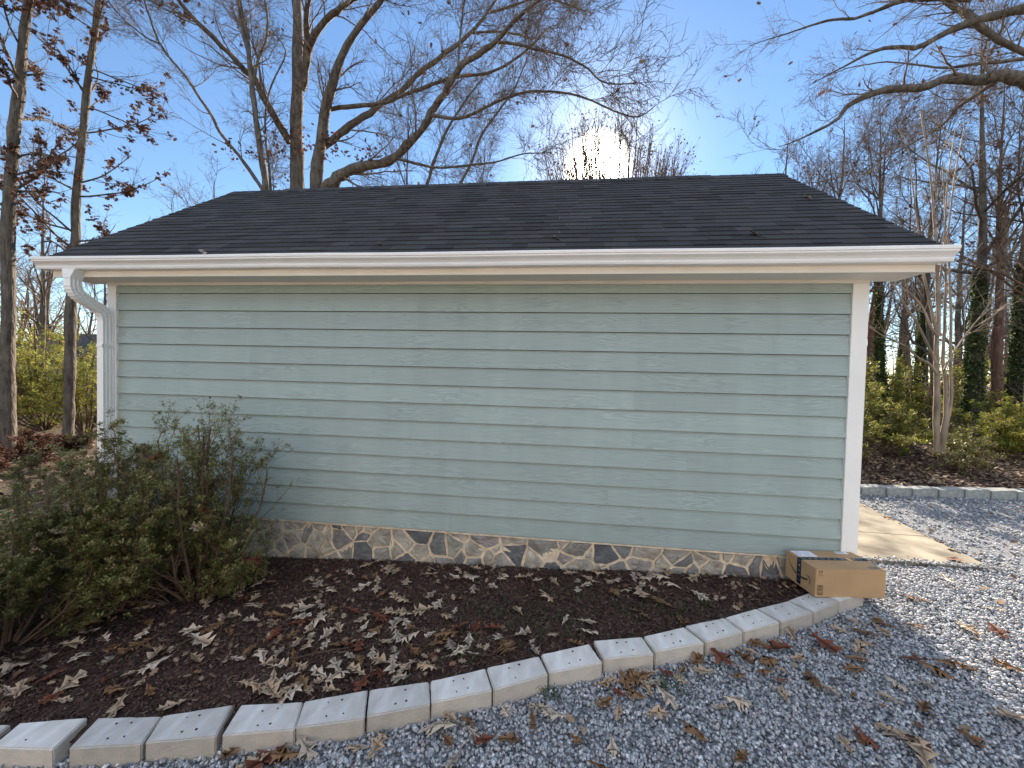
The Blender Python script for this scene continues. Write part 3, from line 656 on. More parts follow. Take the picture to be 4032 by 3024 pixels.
# field-stone base: mortar wall with individually shaped stones set in it
def clip(poly, a, b_, c):
    out_ = []
    for k in range(len(poly)):
        p, q_ = poly[k], poly[(k+1) % len(poly)]; fp = a*p[0]+b_*p[1]-c; fq = a*q_[0]+b_*q_[1]-c
        if fp <= 0: out_.append(p)
        if fp*fq < 0: t = fp/(fp-fq); out_.append((p[0]+(q_[0]-p[0])*t, p[1]+(q_[1]-p[1])*t))
    return out_
def stone_panel(b, L_, z0, z1, place, seed):
    rs = np.random.default_rng(seed); pts = []
    # jittered seeds, denser in places, squeezed so cells lean and vary in size
    tries = 0; target = int(L_*(z1-z0)/.024)
    while len(pts) < target and tries < 40000:
        tries += 1; p = (rs.uniform(0, L_), rs.uniform(z0-.02, z1+.02)); dmin = rs.choice([.075, .13, .24])
        if all((p[0]-q_[0])**2+((p[1]-q_[1])*1.15)**2 > dmin**2 for q_ in pts): pts.append(p)
    wts = rs.uniform(-.008, .008, len(pts))
    for k, p in enumerate(pts):
        poly = [(0, z0), (L_, z0), (L_, z1), (0, z1)]
        for j, q_ in enumerate(pts):
            if j == k or abs(p[0]-q_[0]) > .7: continue
            a, c_ = q_[0]-p[0], q_[1]-p[1]; mx, my = (p[0]+q_[0])/2, (p[1]+q_[1])/2
            poly = clip(poly, a, c_, a*mx+c_*my+(wts[k]-wts[j])*.5)
            if len(poly) < 3: break
        if len(poly) < 3: continue
        cx, cy = np.mean([v[0] for v in poly]), np.mean([v[1] for v in poly])
        # shrink by the mortar width, then roughen the outline
        rag = []
        for k2 in range(len(poly)):
            p1, p2 = poly[k2], poly[(k2+1) % len(poly)]; L2 = math.hypot(p2[0]-p1[0], p2[1]-p1[1]); m_ = max(1, int(L2/.028))
            for t in range(m_): rag.append((p1[0]+(p2[0]-p1[0])*t/m_, p1[1]+(p2[1]-p1[1])*t/m_))
        ins = rs.choice([.006, .009, .014]); o_ = []
        for (x_, y_) in rag:
            d_ = math.hypot(x_-cx, y_-cy)+1e-6; f_ = max(.25, 1-(ins+rs.uniform(0, .009))/d_); o_.append((cx+(x_-cx)*f_, cy+(y_-cy)*f_))
        area = abs(sum(o_[i_][0]*o_[(i_+1) % len(o_)][1]-o_[(i_+1) % len(o_)][0]*o_[i_][1] for i_ in range(len(o_))))/2
        if area < .0007: continue
        h = rs.uniform(.006, .020); m_ = len(o_); tilt = rs.normal(0, .05, 2)
        V = [place(x_, y_, 0) for x_, y_ in o_]+[place(cx+(x_-cx)*.97, cy+(y_-cy)*.97, h*.8+(x_-cx)*tilt[0]+(y_-cy)*tilt[1]+rs.normal(0, .0012)) for x_, y_ in o_]
        V += [place(cx+(x_-cx)*.55, cy+(y_-cy)*.55, h+(x_-cx)*tilt[0]+(y_-cy)*tilt[1]+rs.normal(0, .003)) for x_, y_ in o_]+[place(cx, cy, h+rs.normal(0, .002))]
        F = [(i_, (i_+1) % m_, m_+(i_+1) % m_, m_+i_) for i_ in range(m_)]+[(m_+i_, m_+(i_+1) % m_, 2*m_+(i_+1) % m_, 2*m_+i_) for i_ in range(m_)]+[(2*m_+i_, 2*m_+(i_+1) % m_, 3*m_) for i_ in range(m_)]
        b.add(V, F, 1, rs.random())
b = MB(); b.box(XL+.02, XR-.02, .004, D-.004, -.65, -.004, 0)
stone_panel(b, XR-XL-.04, -.60, -.006, lambda a, z, h: (XL+.02+a, .0035-h, z), 11)
sh(b, 'stone_base', [M['mortar'], M['stone']])
b = MB(); stone_panel(b, D-.02, -.60, -.006, lambda a, z, h: (XR-.0195+h, a, z), 12); sh(b, 'gable_stone_base', [M['mortar'], M['stone']])
b = MB(); stone_panel(b, D-.02, -.60, -.006, lambda a, z, h: (XL+.0195-h, a, z), 13)
sh(b, 'gable_stone_base', [M['mortar'], M['stone']])
b = MB(); b.box(XL+.06, XR-.06, -.020, .003, -.016, -.001); sh(b, 'sill_strip', M['mortar'])
# things caught on the roof and wall
# ------------------------------------------------------------------ the cardboard box
boxA = np.array([2.067, -.404]); boxB = np.array([2.619, -.338]); uu = boxB-boxA; BW = float(np.linalg.norm(uu)); uu = uu/BW; vvv = np.array([-uu[1], uu[0]]); BD, BH = .325, .224; BZ = -.144
box = empty('cardboard_box', (boxA[0], boxA[1], BZ)); box.rotation_euler = (0, 0, math.atan2(uu[1], uu[0]))
tag(box, 'brown cardboard parcel with dark tape on the kerb end by the shed corner', 'box')
b = MB(); b.box(0, BW, 0, BD, 0, BH); bo = b.build('carton', M['card'], box, bevel=.0025)
tv0, tv1 = .150, .195
b = MB(); b.box(-.0006, BW+.0006, tv0, tv1, BH-.001, BH+.0007); b.box(-.0012, .001, tv0, tv1, .015, BH+.0007); tp = b.build('tape', M['tape'], box)
b = MB(); b.box(.0, BW, (tv0+tv1)/2-.0008, (tv0+tv1)/2+.0008, BH+.0004, BH+.0010); b.build('flap_seam', M['tape'], box)
def tube_strip(b, pts, wds, place, mi=0):
    pts = np.array(pts, float); n_ = len(pts); L1 = []; L2 = []
    for k in range(n_):
        d = pts[min(k+1, n_-1)]-pts[max(k-1, 0)]; d /= np.linalg.norm(d)+1e-9; nn = np.array([-d[1], d[0]])
        L1.append(pts[k]+nn*wds[k]/2); L2.append(pts[k]-nn*wds[k]/2)
    V = [place(*p) for p in L1]+[place(*p) for p in L2]; b.add(V, [(k, k+1, n_+k+1, n_+k) for k in range(n_-1)], mi)
top = lambda h: (lambda a, c: (a, c, BH+h)); left = lambda h: (lambda a, c: (-h, a, c)); front = lambda h: (lambda a, c: (a, -h, c))
b = MB(); k = 0
for cxm in np.arange(.035, BW-.03, .052):
    if k % 3 == 0:     # curved light blue word mark
        tube_strip(b, [(cxm-.018, .182), (cxm-.010, .170), (cxm, .165), (cxm+.012, .168), (cxm+.018, .178)], [.002, .006, .007, .005, .002], top(.0013), 0)
        tube_strip(b, [(cxm-.012, .186), (cxm+.012, .186)], [.004, .004], top(.0013), 0)
    else:
        a_ = np.linspace(0, 2*np.pi, 9); tube_strip(b, [(cxm+.007*math.cos(t), .172+.006*math.sin(t)) for t in a_], [.003]*9, top(.0013), 1)
    k += 1
k = 0
for cz in np.arange(.04, BH-.01, .04):
    tube_strip(b, [(.162, cz), (.166, cz+.009), (.174, cz+.011), (.182, cz+.006)], [.002, .005, .005, .002], left(.0017), k % 2); k += 1
b.build('tape_print', [M['inkblue'], M['inkwhite']], box)
b = MB(); b.box(.395, .425, .148, .196, BH+.0009, BH+.0014); b.build('orange_sticker', M['orange'], box)
b = MB(); b.box(.025, .185, .208, .312, BH-.001, BH+.0008); lb = b.build('shipping_label', M['paper'], box)
b = MB()
tube_strip(b, [(.075, .31), (.088, .26), (.11, .21)], [.003, .004, .002], top(.0013))
for i_ in range(5): tube_strip(b, [(.032, .222+i_*.017), (.032+random.uniform(.02, .034), .222+i_*.017)], [.004]*2, top(.0013))
for i_ in range(4): tube_strip(b, [(.11, .232+i_*.019), (.11+random.uniform(.03, .06), .232+i_*.019)], [.003]*2, top(.0013))
b.build('label_print', M['ink'], lb)
b = MB(); b.box(.40, .50, .272, .312, BH-.001, BH+.0008); lb2 = b.build('shipping_label', M['paper'], box); lb2['label'] = 'small white barcode sticker at the far corner of the parcel'
b = MB()
for i_ in range(7): tube_strip(b, [(.408+i_*.012, .280), (.408+i_*.012, .304)], [random.choice([.003, .005])]*2, top(.0013))
b.build('label_print', M['greyink'], lb2)
b = MB(); b.box(.45, .525, .018, .055, BH-.001, BH+.0006); bx2 = b.build('printed_patch', M['greyink'], box)
# the swoosh arrow on the left side: (distance from front edge along depth, height)
b = MB()
pts = [(BD-.03, .158), (BD-.07, .118), (BD-.12, .088), (BD-.17, .074), (BD-.22, .078), (BD-.262, .092)]
pts = [(BD-.035, .165), (.255, .120), (.215, .094), (.17, .082), (.12, .084), (.075, .100)]
tube_strip(b, pts, [.003, .009, .013, .015, .015, .010], left(.0022))
tube_strip(b, [(.095, .128), (.068, .128), (.052, .116), (.050, .090), (.056, .070)], [.003, .008, .009, .007, .003], left(.0022))
b.build('arrow_mark', M['ink'], box)
b = MB()
for ax_ in (.030, .048):
    tube_strip(b, [(ax_, .178), (ax_, .205)], [.003]*2, front(.0012)); tube_strip(b, [(ax_, .200), (ax_, .214)], [.013, .001], front(.0013))
tube_strip(b, [(.020, .170), (.060, .170)], [.0022]*2, front(.0012)); b.build('this_way_up_mark', M['ink'], box)
b = MB()
x0, x1_, z0, z1 = .018, .060, .018, .095
for (p, q_) in (((x0, z0), (x1_, z0)), ((x1_, z0), (x1_, z1)), ((x1_, z1), (x0, z1)), ((x0, z1), (x0, z0))): tube_strip(b, [p, q_], [.0025]*2, front(.0012))
for i_ in range(10): tube_strip(b, [(x0+.004, z0+.007+i_*.007), (x1_-.004, z0+.007+i_*.007)], [random.choice([.0015, .003, .0045])]*2, front(.0012))
b.build('barcode', M['ink'], box)

# ------------------------------------------------------------------ tubes and trees
class Tubes:
    def __init__(s): s.g = {}
    def add(s, P, R, sides):
        P = np.asarray(P, float); R = np.asarray(R, float)
        if P.ndim == 2: P = P[None]; R = R[None]
        s.g.setdefault((P.shape[1], sides), []).append((P, R))
    def arrays(s):
        V = []; F = []; base = 0
        for (n_, sd_), lst in s.g.items():
            P = np.concatenate([a for a, _ in lst]); R = np.concatenate([r for _, r in lst]); B_ = len(P)
            T = np.gradient(P, axis=1); T /= np.linalg.norm(T, axis=2, keepdims=True)+1e-9
            mT = T.mean(1); ref = np.where(np.abs(mT[:, 2:3]) > .8, np.array([[1., 0, 0]]), np.array([[0, 0, 1.]]))
            ref = ref[:, None]; A = np.cross(T, ref); A /= np.linalg.norm(A, axis=2, keepdims=True)+1e-9; C_ = np.cross(T, A)
            th = np.arange(sd_)/sd_*2*np.pi
            ring = P[:, :, None]+R[:, :, None, None]*(A[:, :, None]*np.cos(th)[None, None, :, None]+C_[:, :, None]*np.sin(th)[None, None, :, None])
            if sd_ >= 7: ctr_ = P[:, :, None]; ring = ctr_+(ring-ctr_)*(1+rng.normal(0, .07, ring.shape[:3]))[..., None]
            V.append(ring.reshape(-1, 3))
            idx = base+np.arange(B_*n_*sd_).reshape(B_, n_, sd_); nx_ = np.roll(idx, -1, axis=2)
            F.append(np.stack([idx[:, :-1], nx_[:, :-1], nx_[:, 1:], idx[:, 1:]], -1).reshape(-1, 4)); base += B_*n_*sd_
        return np.concatenate(V), np.concatenate(F)
    def mesh(s, name, mt, origin=(0, 0, 0)):
        V, F = s.arrays(); return mesh(name, V-np.array(origin), F, mt, True)
def resample(P, R, n_):
    P = np.asarray(P, float); R = np.asarray(R, float); d = np.concatenate([[0], np.cumsum(np.linalg.norm(np.diff(P, axis=0), axis=1))]); t = np.linspace(0, d[-1], n_)
    # Catmull-like smoothing by cubic interpolation of each coordinate
    Q = np.stack([np.interp(t, d, P[:, k]) for k in range(3)], -1)
    if len(P) < n_*.7: Q[1:-1] = (Q[:-2]+2*Q[1:-1]+Q[2:])/4
    return Q, np.interp(t, d, R)
def grow(P, R, per, L0, L1, npts, ang, wig, up, rr, t0=.15, t1=1., rmin=.003, rg=rng, taper=.25, flat=0):
    """children of a stack of branches P (B,n,3), R (B,n)"""
    B_, n_ = R.shape; idx = np.repeat(np.arange(B_), per); K = len(idx)
    t = rg.uniform(t0, t1, K)*(n_-1); i0 = np.minimum(t.astype(int), n_-2); f = t-i0
    S = P[idx, i0]*(1-f[:, None])+P[idx, i0+1]*f[:, None]; rb = R[idx, i0]*(1-f)+R[idx, i0+1]*f
    T = P[idx, i0+1]-P[idx, i0]; T /= np.linalg.norm(T, axis=1, keepdims=True)+1e-9
    rv_ = rg.normal(size=(K, 3)); 
    if flat: rv_[:, 2] *= flat
    A = rv_-T*(rv_*T).sum(1, keepdims=True); A /= np.linalg.norm(A, axis=1, keepdims=True)+1e-9
    an = rg.normal(ang, .22, K); d = T*np.cos(an)[:, None]+A*np.sin(an)[:, None]
    L = rg.uniform(L0, L1, K)*(1-.45*t/(n_-1)); out_ = [S]; seg = L/(npts-1)
    for k in range(npts-1):
        d = d+rg.normal(0, wig, (K, 3)); d[:, 2] += up; d /= np.linalg.norm(d, axis=1, keepdims=True); out_.append(out_[-1]+d*seg[:, None])
    P2 = np.stack(out_, 1); r0 = np.maximum(rb*rr, rmin); R2 = r0[:, None]*np.linspace(1, taper, npts)[None]; R2 = np.maximum(R2, rmin*.6)
    return P2, R2
def leaf_clusters(P, n_per, size, spread, rg=rng):
    C_ = np.repeat(P, n_per, 0)+rg.normal(0, spread, (len(P)*n_per, 3)); return leafquads(C_, size, tilt=1.0)
LOBE = np.array([(0,-.5,0),(.10,-.25,.02),(.34,-.22,.05),(.14,-.02,.02),(.42,.16,.07),(.16,.2,.02),(.22,.42,.03),(0,.5,0)])
def lobed(C_, size, tilt=1.0):
    n_ = len(C_); L8 = LOBE; mir = L8[1:-1].copy(); mir[:, 0] *= -1; V0 = np.concatenate([L8, mir])
    s = rng.uniform(.7, 1.2, n_)*size; V = np.einsum('nij,nkj->nki', rotmats(n_, tilt), V0[None]*s[:, None, None])+C_[:, None]
    F8 = np.array([(0,1,2,3),(0,3,4,5),(0,5,6,7)]); Fm = np.array([(0,10,9,8),(0,12,11,10),(0,7,13,12)])
    F = np.concatenate([F8, Fm])[None]+14*np.arange(n_)[:, None, None]; return V.reshape(-1, 3), F.reshape(-1, 4)
def traced(pts, widths, Z0, dz=0., jit=0., n_=14):
    n_ = max(n_, len(pts)*3)
    """a limb from picture points at depth Z0..Z0+dz with its real thickness"""
    m_ = len(pts); P = []; R = []
    for k, (px, py) in enumerate(pts):
        t = k/(m_-1); Z = Z0+dz*t+(rng.normal(0, jit) if k else 0); P.append(at(px, py, Z)); wv = widths[0]*(1-t)+widths[1]*t; R.append(wv/2/FPX*Z)
    Q, R = resample(P, R, n_); wob = rng.normal(0, 1, Q.shape)*R[:, None]*.12; wob[0] = 0; return Q+wob, R*(1+rng.normal(0, .05, len(R)))
def tree_object(name, label, cat, base, trunk, crown, leaves=None, group=None, barkm='bark', twigm='barktwig', leafm='deadleaf', ivy=None):
    t = empty(name, tuple(map(float, base))); tag(t, label, cat, group)
    link('trunk', trunk.mesh('trunk', M[barkm], base), t)
    if crown is not None: link('crown', crown.mesh('crown', M[twigm], base), t)
    if leaves is not None:
        V, F = leaves; link('dead_leaves' if leafm == 'deadleaf' else 'foliage', mesh('foliage', V-np.array(base), F, M[leafm], attr=np.repeat(rng.random(len(V)//6), 2) if len(V)//6*2 == len(F) else np.repeat(rng.random(len(F)//6), 6)), t)
    if ivy is not None:
        V, F = ivy; link('ivy', mesh('ivy', V-np.array(base), F, M['ivy'], attr=np.repeat(rng.random(len(V)//6), 2)), t)
    return t
c2 = lambda x, y: (x/1.229+900, y/1.229)       # picture notes taken from enlargements
c3 = lambda x, y: (x/1.659+2800, y/1.659)
c1 = lambda x, y: (x/1.659, y/1.659)
def crown_from(limbs, spec, sides=(4, 3, 3), rg=rng):
    """limbs: list of (P,R). spec: list of grow kwargs per level"""
    limbs = [resample(l_[0], l_[1], 24) for l_ in limbs]; tb = Tubes(); P = np.stack([l_[0] for l_ in limbs]); R = np.stack([l_[1] for l_ in limbs]); tips = None
    for k, s in enumerate(spec):
        P, R = grow(P, R, rg=rg, **s); tb.add(P, R, sides[min(k, len(sides)-1)]); tips = P
    return tb, tips

# --- great oak behind the shed: twin trunks and the sweeping limbs
ZA = 12.5
A0 = at(1180, 1500, ZA)
base = np.array([A0[0], A0[1], gz(A0[0], A0[1])-.05])
def down(P, R, zb, flare=1.5):
    """carry a traced trunk down to the ground"""
    d = P[0]-P[2]; foot = P[0].copy(); foot[2] = zb; foot[0] += d[0]*.3
    return resample(np.vstack([[foot], [(foot*.9+P[0]*.1)], P]), np.concatenate([[R[0]*flare], [R[0]*1.12], R]), len(P)+16)
tr = Tubes()
tA = traced([c2(332, 905), c2(330, 600), c2(335, 300), c2(333, 0), c2(300, -500), c2(330, -1000)], (54, 20), ZA, 1, .1, 22); tAd = down(*tA, base[2]); tr.add(*tAd, 10)
L = {}
L['a1'] = traced([c2(350, 430), c2(372, 330), c2(385, 200), c2(370, 60), c2(420, -120), c2(500, -400)], (34, 12), ZA, -1.5, .15)
L['a2'] = traced([c2(385, 240), c2(420, 150), c2(500, 70), c2(600, 0), c2(760, -90), c2(900, -260)], (30, 10), ZA-.4, -2, .2)
L['a3'] = traced([c2(300, 690), c2(240, 600), c2(180, 490), c2(130, 385), c2(60, 325), c2(0, 255), c2(-110, 150), c2(-250, 0), c2(-330, -160)], (30, 12), ZA, -2, .2)
L['a4'] = traced([c2(130, 385), c2(95, 250), c2(60, 100), c2(30, -80)], (18, 6), ZA-.6, 1, .2)
for k in L: tr.add(*L[k], 7)
ca, tips = crown_from([L['a1'], L['a2'], L['a3'], L['a4']], [dict(per=16, L0=1.2, L1=3.2, npts=9, ang=.66, wig=.14, up=.05, rr=.28, rmin=.009),
   dict(per=8, L0=.5, L1=1.5, npts=6, ang=.7, wig=.2, up=.03, rr=.5, rmin=.006), dict(per=6, L0=.22, L1=.7, npts=4, ang=.7, wig=.22, up=.02, rr=.5, rmin=.0045)])
lvA = lobed(np.concatenate([at(*c2(330, 680), ZA-.4)+rng.normal(0, .35, (90, 3))*np.array([1, .7, 1.1]), tips[rng.integers(0, len(tips), 130), -1]]), .13)
tree_object('oak_tree', 'tall grey oak with the thickest straight trunk behind the shed ridge', 'tree', base, tr, ca, lvA)

B0 = at(1260, 1500, ZA-.6); base = np.array([B0[0], B0[1], gz(B0[0], B0[1])-.05]); ZB = ZA-.6
tr = Tubes()
tB = traced([c2(420, 905), c2(436, 760), c2(458, 600), c2(480, 480), c2(505, 390), c2(530, 300), c2(600, 165), c2(700, 50), c2(760, -20), c2(900, -300)], (46, 14), ZB, -1.2, .05, 22); tr.add(*down(*tB, base[2]), 10)
LB = {}
LB['l1'] = traced([c2(440, 1000), c2(480, 905), c2(560, 838), c2(640, 802), c2(760, 790), c2(815, 755), c2(880, 690), c2(945, 615), c2(1000, 520), c2(1060, 420), c2(1110, 330), c2(1200, 268), c2(1310, 190), c2(1370, 110), c2(1440, 50), c2(1520, -20), c2(1640, -110)], (44, 10), ZB, -3.5, .06, 26)
LB['l2'] = traced([c2(445, 720), c2(490, 680), c2(560, 632), c2(680, 550), c2(760, 488), c2(850, 432), c2(935, 338), c2(1040, 268), c2(1130, 200), c2(1200, 130), c2(1270, 40), c2(1330, -60)], (30, 10), ZB, 1.5, .06, 22)
LB['l3'] = traced([c2(475, 530), c2(520, 522), c2(600, 514), c2(740, 505), c2(830, 468), c2(1000, 402), c2(1100, 370), c2(1250, 358), c2(1340, 318), c2(1440, 250), c2(1540, 140)], (20, 8), ZB, -1.5, .08, 20)
LB['l4'] = traced([c2(985, 560), c2(1060, 572), c2(1140, 575), c2(1280, 500), c2(1430, 442), c2(1560, 440), c2(1700, 462), c2(1870, 540), c2(1985, 578), c2(2060, 515)], (15, 4), ZB-1.8, -1.5, .08, 20)
LB['l5'] = traced([c2(820, 770), c2(900, 790), c2(1000, 816), c2(1150, 802), c2(1300, 786), c2(1420, 742), c2(1560, 740)], (13, 4), ZB-1.3, 1.5, .1, 16)
LB['l6'] = traced([c2(1110, 330), c2(1118, 200), c2(1130, 80), c2(1150, -60)], (12, 6), ZB-2.2, .5, .1, 12)
LB['l7'] = traced([c2(1290, 200), c2(1400, 215), c2(1500, 245), c2(1620, 265), c2(1740, 330), c2(1800, 400), c2(1900, 410), c2(1975, 400)], (13, 4), ZB-2.4, -1, .1, 16)
LB['l8'] = traced([c2(1180, 160), c2(1290, 150), c2(1400, 165), c2(1490, 200), c2(1500, 100), c2(1560, 0)], (10, 4), ZB+1.2, -1.5, .1, 16)
LB['l9'] = traced([c2(1270, 60), c2(1400, 20), c2(1500, -20), c2(1640, 20), c2(1730, 60)], (11, 4), ZB+1, -1.5, .1, 14)
LB['l10'] = traced([c2(960, 890), c2(1000, 760), c2(1060, 620), c2(1110, 540), c2(1180, 440), c2(1230, 380)], (14, 5), ZB+3, .5, .1, 14)
LB['l11'] = traced([c2(1120, 890), c2(1180, 780), c2(1220, 650), c2(1290, 560), c2(1380, 440), c2(1460, 250)], (12, 5), ZB+4, .5, .1, 14)
def rs(l_, n_=20): return resample(l_[0], l_[1], n_)
for k in LB: tr.add(*LB[k], 8 if k in ('l1', 'l2') else 5)
allL = [rs(LB[k]) for k in LB]+[rs(tB)]
spB = [dict(per=17, L0=.8, L1=2.8, npts=9, ang=.66, wig=.14, up=.03, rr=.27, rmin=.009, t0=.12), dict(per=10, L0=.4, L1=1.3, npts=6, ang=.7, wig=.2, up=.02, rr=.5, rmin=.006), dict(per=7, L0=.2, L1=.6, npts=4, ang=.75, wig=.24, up=.01, rr=.5, rmin=.0042)]
cb_, tips = crown_from(allL, spB)
lvB = lobed(np.concatenate([at(*c2(470, 700), ZB-.3)+rng.normal(0, .25, (70, 3)), at(*c2(690, 745), ZB-.4)+rng.normal(0, .3, (60, 3))*np.array([1.4, 1, .6]), tips[rng.integers(0, len(tips), 90), -1]]), .13)
tree_object('oak_tree', 'leaning oak with long limbs sweeping out to the right over the shed roof', 'tree', base, tr, cb_, lvB)

# --- generic bare trees
def bare_tree(name, label, cat, px, pyb, Z, h, w0, lean=(0, 0), group=None, seed=0, spread=.5, dens=1., barkm='bark', nl=0, ivyh=0, nlimb=14, fork=.35, twig=.0055, leafs=.12, up=.10, drop=None, width_px=None):
    rg = np.random.default_rng(seed); p = at(px, 1480, Z); base = np.array([p[0], p[1], gz(p[0], p[1])-.06])
    r0 = w0/2/FPX*Z
    tp = base+np.array([lean[0], lean[1], h]); n_ = 16; t = np.linspace(0, 1, n_)[:, None]
    P = base*(1-t)+tp*t; wob = np.cumsum(rg.normal(0, .02*h/10, (n_, 3)), 0)*np.array([1, 1, .2]); wob -= wob[0]; P = P+wob
    R = r0*np.concatenate([[1.35], np.linspace(1.0, .05, n_-1)])
    trb = Tubes(); trb.add(P, R, 8)
    P1, R1 = grow(P[None], R[None], nlimb, h*.22*spread*2, h*.42*spread*2, 10, .6+spread*.4, .13, up, .5, t0=fork, t1=.98, rmin=.012, rg=rg)
    trb.add(P1, R1, 5)
    cr = Tubes(); P2, R2 = grow(P1, R1, int(8*dens), h*.07, h*.18, 7, .65, .17, up*.6, .5, t0=.1, rmin=twig*1.6, rg=rg); cr.add(P2, R2, 4)
    P3, R3 = grow(P2, R2, int(6*dens), h*.03, h*.08, 5, .65, .2, up*.4, .5, t0=.1, rmin=twig, rg=rg); cr.add(P3, R3, 3)
    if dens >= .9:
        P4, R4 = grow(P3, R3, 3, h*.015, h*.04, 3, .6, .2, .02, .6, t0=.2, rmin=twig*.8, rg=rg); cr.add(P4, R4, 3)
    lv = None
    if nl:
        idx = rg.integers(0, len(P3), nl); C_ = P3[idx, -2]; C_ = np.repeat(C_, 5, 0)+rg.normal(0, leafs*.55, (len(C_)*5, 3)); lv = lobed(C_, leafs)
    iv = None
    if ivyh:
        m_ = int(ivyh*1500); tt = rg.uniform(0, ivyh/h, m_); ii = np.minimum((tt*(n_-1)).astype(int), n_-2); ff = tt*(n_-1)-ii
        C_ = P[ii]*(1-ff[:, None])+P[ii+1]*ff[:, None]; rr_ = (R[ii]*.8+rg.gamma(1.6, .035, m_)*(1-tt*h/ivyh*.6)); a_ = rg.uniform(0, 2*np.pi, m_)
        C_ = C_+np.stack([np.cos(a_)*rr_, np.sin(a_)*rr_, np.zeros(m_)], -1); iv = leafquads(C_, .085, tilt=1.1)
    return tree_object(name, label, cat, base, trb, cr, lv, group, barkm, 'barktwig', 'deadleaf', iv)

# --- third trunk group between the oaks and the left edge, and thin trees behind the roof
ZC = 11.0; c1b = lambda x, y: (x/1.659, y/1.659)
p = at(1040, 1500, ZC); base = np.array([p[0], p[1], gz(p[0], p[1])-.05]); tr = Tubes()
tC = traced([c2(180, 915), c2(150, 700), c2(130, 560), c2(115, 430), c2(98, 330), c2(100, 190), c2(60, 60), c2(30, -80), c2(10, -300)], (24, 8), ZC, 0, .03, 24); tr.add(*down(*tC, base[2]), 8)
LCt = [traced([c2(115, 430), c2(140, 290), c2(185, 200), c2(190, 60), c2(160, -60), c2(150, -200)], (12, 5), ZC, .4, .05),
 traced([c2(100, 260), c2(60, 130), c2(50, 0), c2(10, -150)], (10, 4), ZC, -.5, .05),
 traced([c2(178, 940), c2(140, 880), c2(90, 810), c1b(1580, 1040), c1b(1430, 860), c1b(1380, 740), c1b(1330, 680), c1b(1230, 520), c1b(1100, 370), c1b(1040, 285), c1b(1000, 180), c1b(940, 0), c1b(900, -200)], (14, 6), ZC, -1.2, .04, 30),
 traced([c1b(1040, 285), c1b(960, 250), c1b(870, 180), c1b(780, 100), c1b(700, 0), c1b(640, -100)], (7, 3), ZC-1.0, -.5, .05),
 traced([c2(205, 940), c2(195, 800), c2(180, 690), c2(175, 560), c2(200, 420), c2(290, 250), c2(190, 120)], (10, 4), ZC+.6, .3, .05)]
for l_ in LCt: tr.add(*l_, 6)
cc_, tips = crown_from([rs(l_) for l_ in LCt]+[rs(tC)], [dict(per=14, L0=.7, L1=2.1, npts=8, ang=.75, wig=.16, up=.04, rr=.36, rmin=.007), dict(per=8, L0=.35, L1=1.1, npts=6, ang=.7, wig=.2, up=.02, rr=.5, rmin=.005), dict(per=6, L0=.15, L1=.5, npts=4, ang=.7, wig=.22, up=.01, rr=.5, rmin=.0036)])
lvC = lobed(np.concatenate([at(*c2(60, 740), ZC-.3)+rng.normal(0, .22, (50, 3))*np.array([1.4, 1, .5]), at(*c2(200, 700), ZC)+rng.normal(0, .2, (30, 3))]), .11)
tree_object('oak_tree', 'slim grey tree with a thin arching limb, left of the thick oak trunk', 'tree', base, tr, cc_, lvC)
bare_tree('young_tree', 'thin leaning tree in the gap between slim grey tree and the oak trunk', 'tree', 1075, 0, 14.0, 10, 22, (-.3, .3), seed=4, spread=.3, fork=.3, nl=25)
bare_tree('young_tree', 'multi branched tree rising behind the middle of the roof ridge', 'tree', 1560, 0, 15.0, 12.5, 26, (.5, 0), seed=5, spread=.4, fork=.25, nl=0, dens=1.1)
bare_tree('young_tree', 'thin bare tree behind the roof, halfway between oaks and sun', 'tree', 1830, 0, 19.0, 13, 22, (.8, 0), seed=6, spread=.45, fork=.22, dens=1.0)
bare_tree('young_tree', 'small bare tree showing low over the ridge, nearest left of the sun', 'tree', 2060, 0, 22.0, 11, 22, (-.3, 0), seed=8, spread=.45, fork=.2, dens=1.0)
bare_tree('young_tree', 'faint fine twigged tree left of slim grey tree over the roof slope', 'tree', 830, 0, 17.0, 10.5, 24, (.2, 0), seed=9, spread=.5, fork=.25, dens=.9)

bare_tree('young_tree', 'thin tree with fine twigs low over the ridge between two sweeping limbs', 'tree', 1720, 0, 17.0, 11.5, 20, (.3, 0), seed=11, spread=.45, fork=.2, dens=1.1)
bare_tree('young_tree', 'bare tree of the back row left of the round tree at the sun', 'tree', 2130, 0, 36.0, 14, 22, (0, 0), seed=12, spread=.55, fork=.2, dens=1.0, twig=.008)
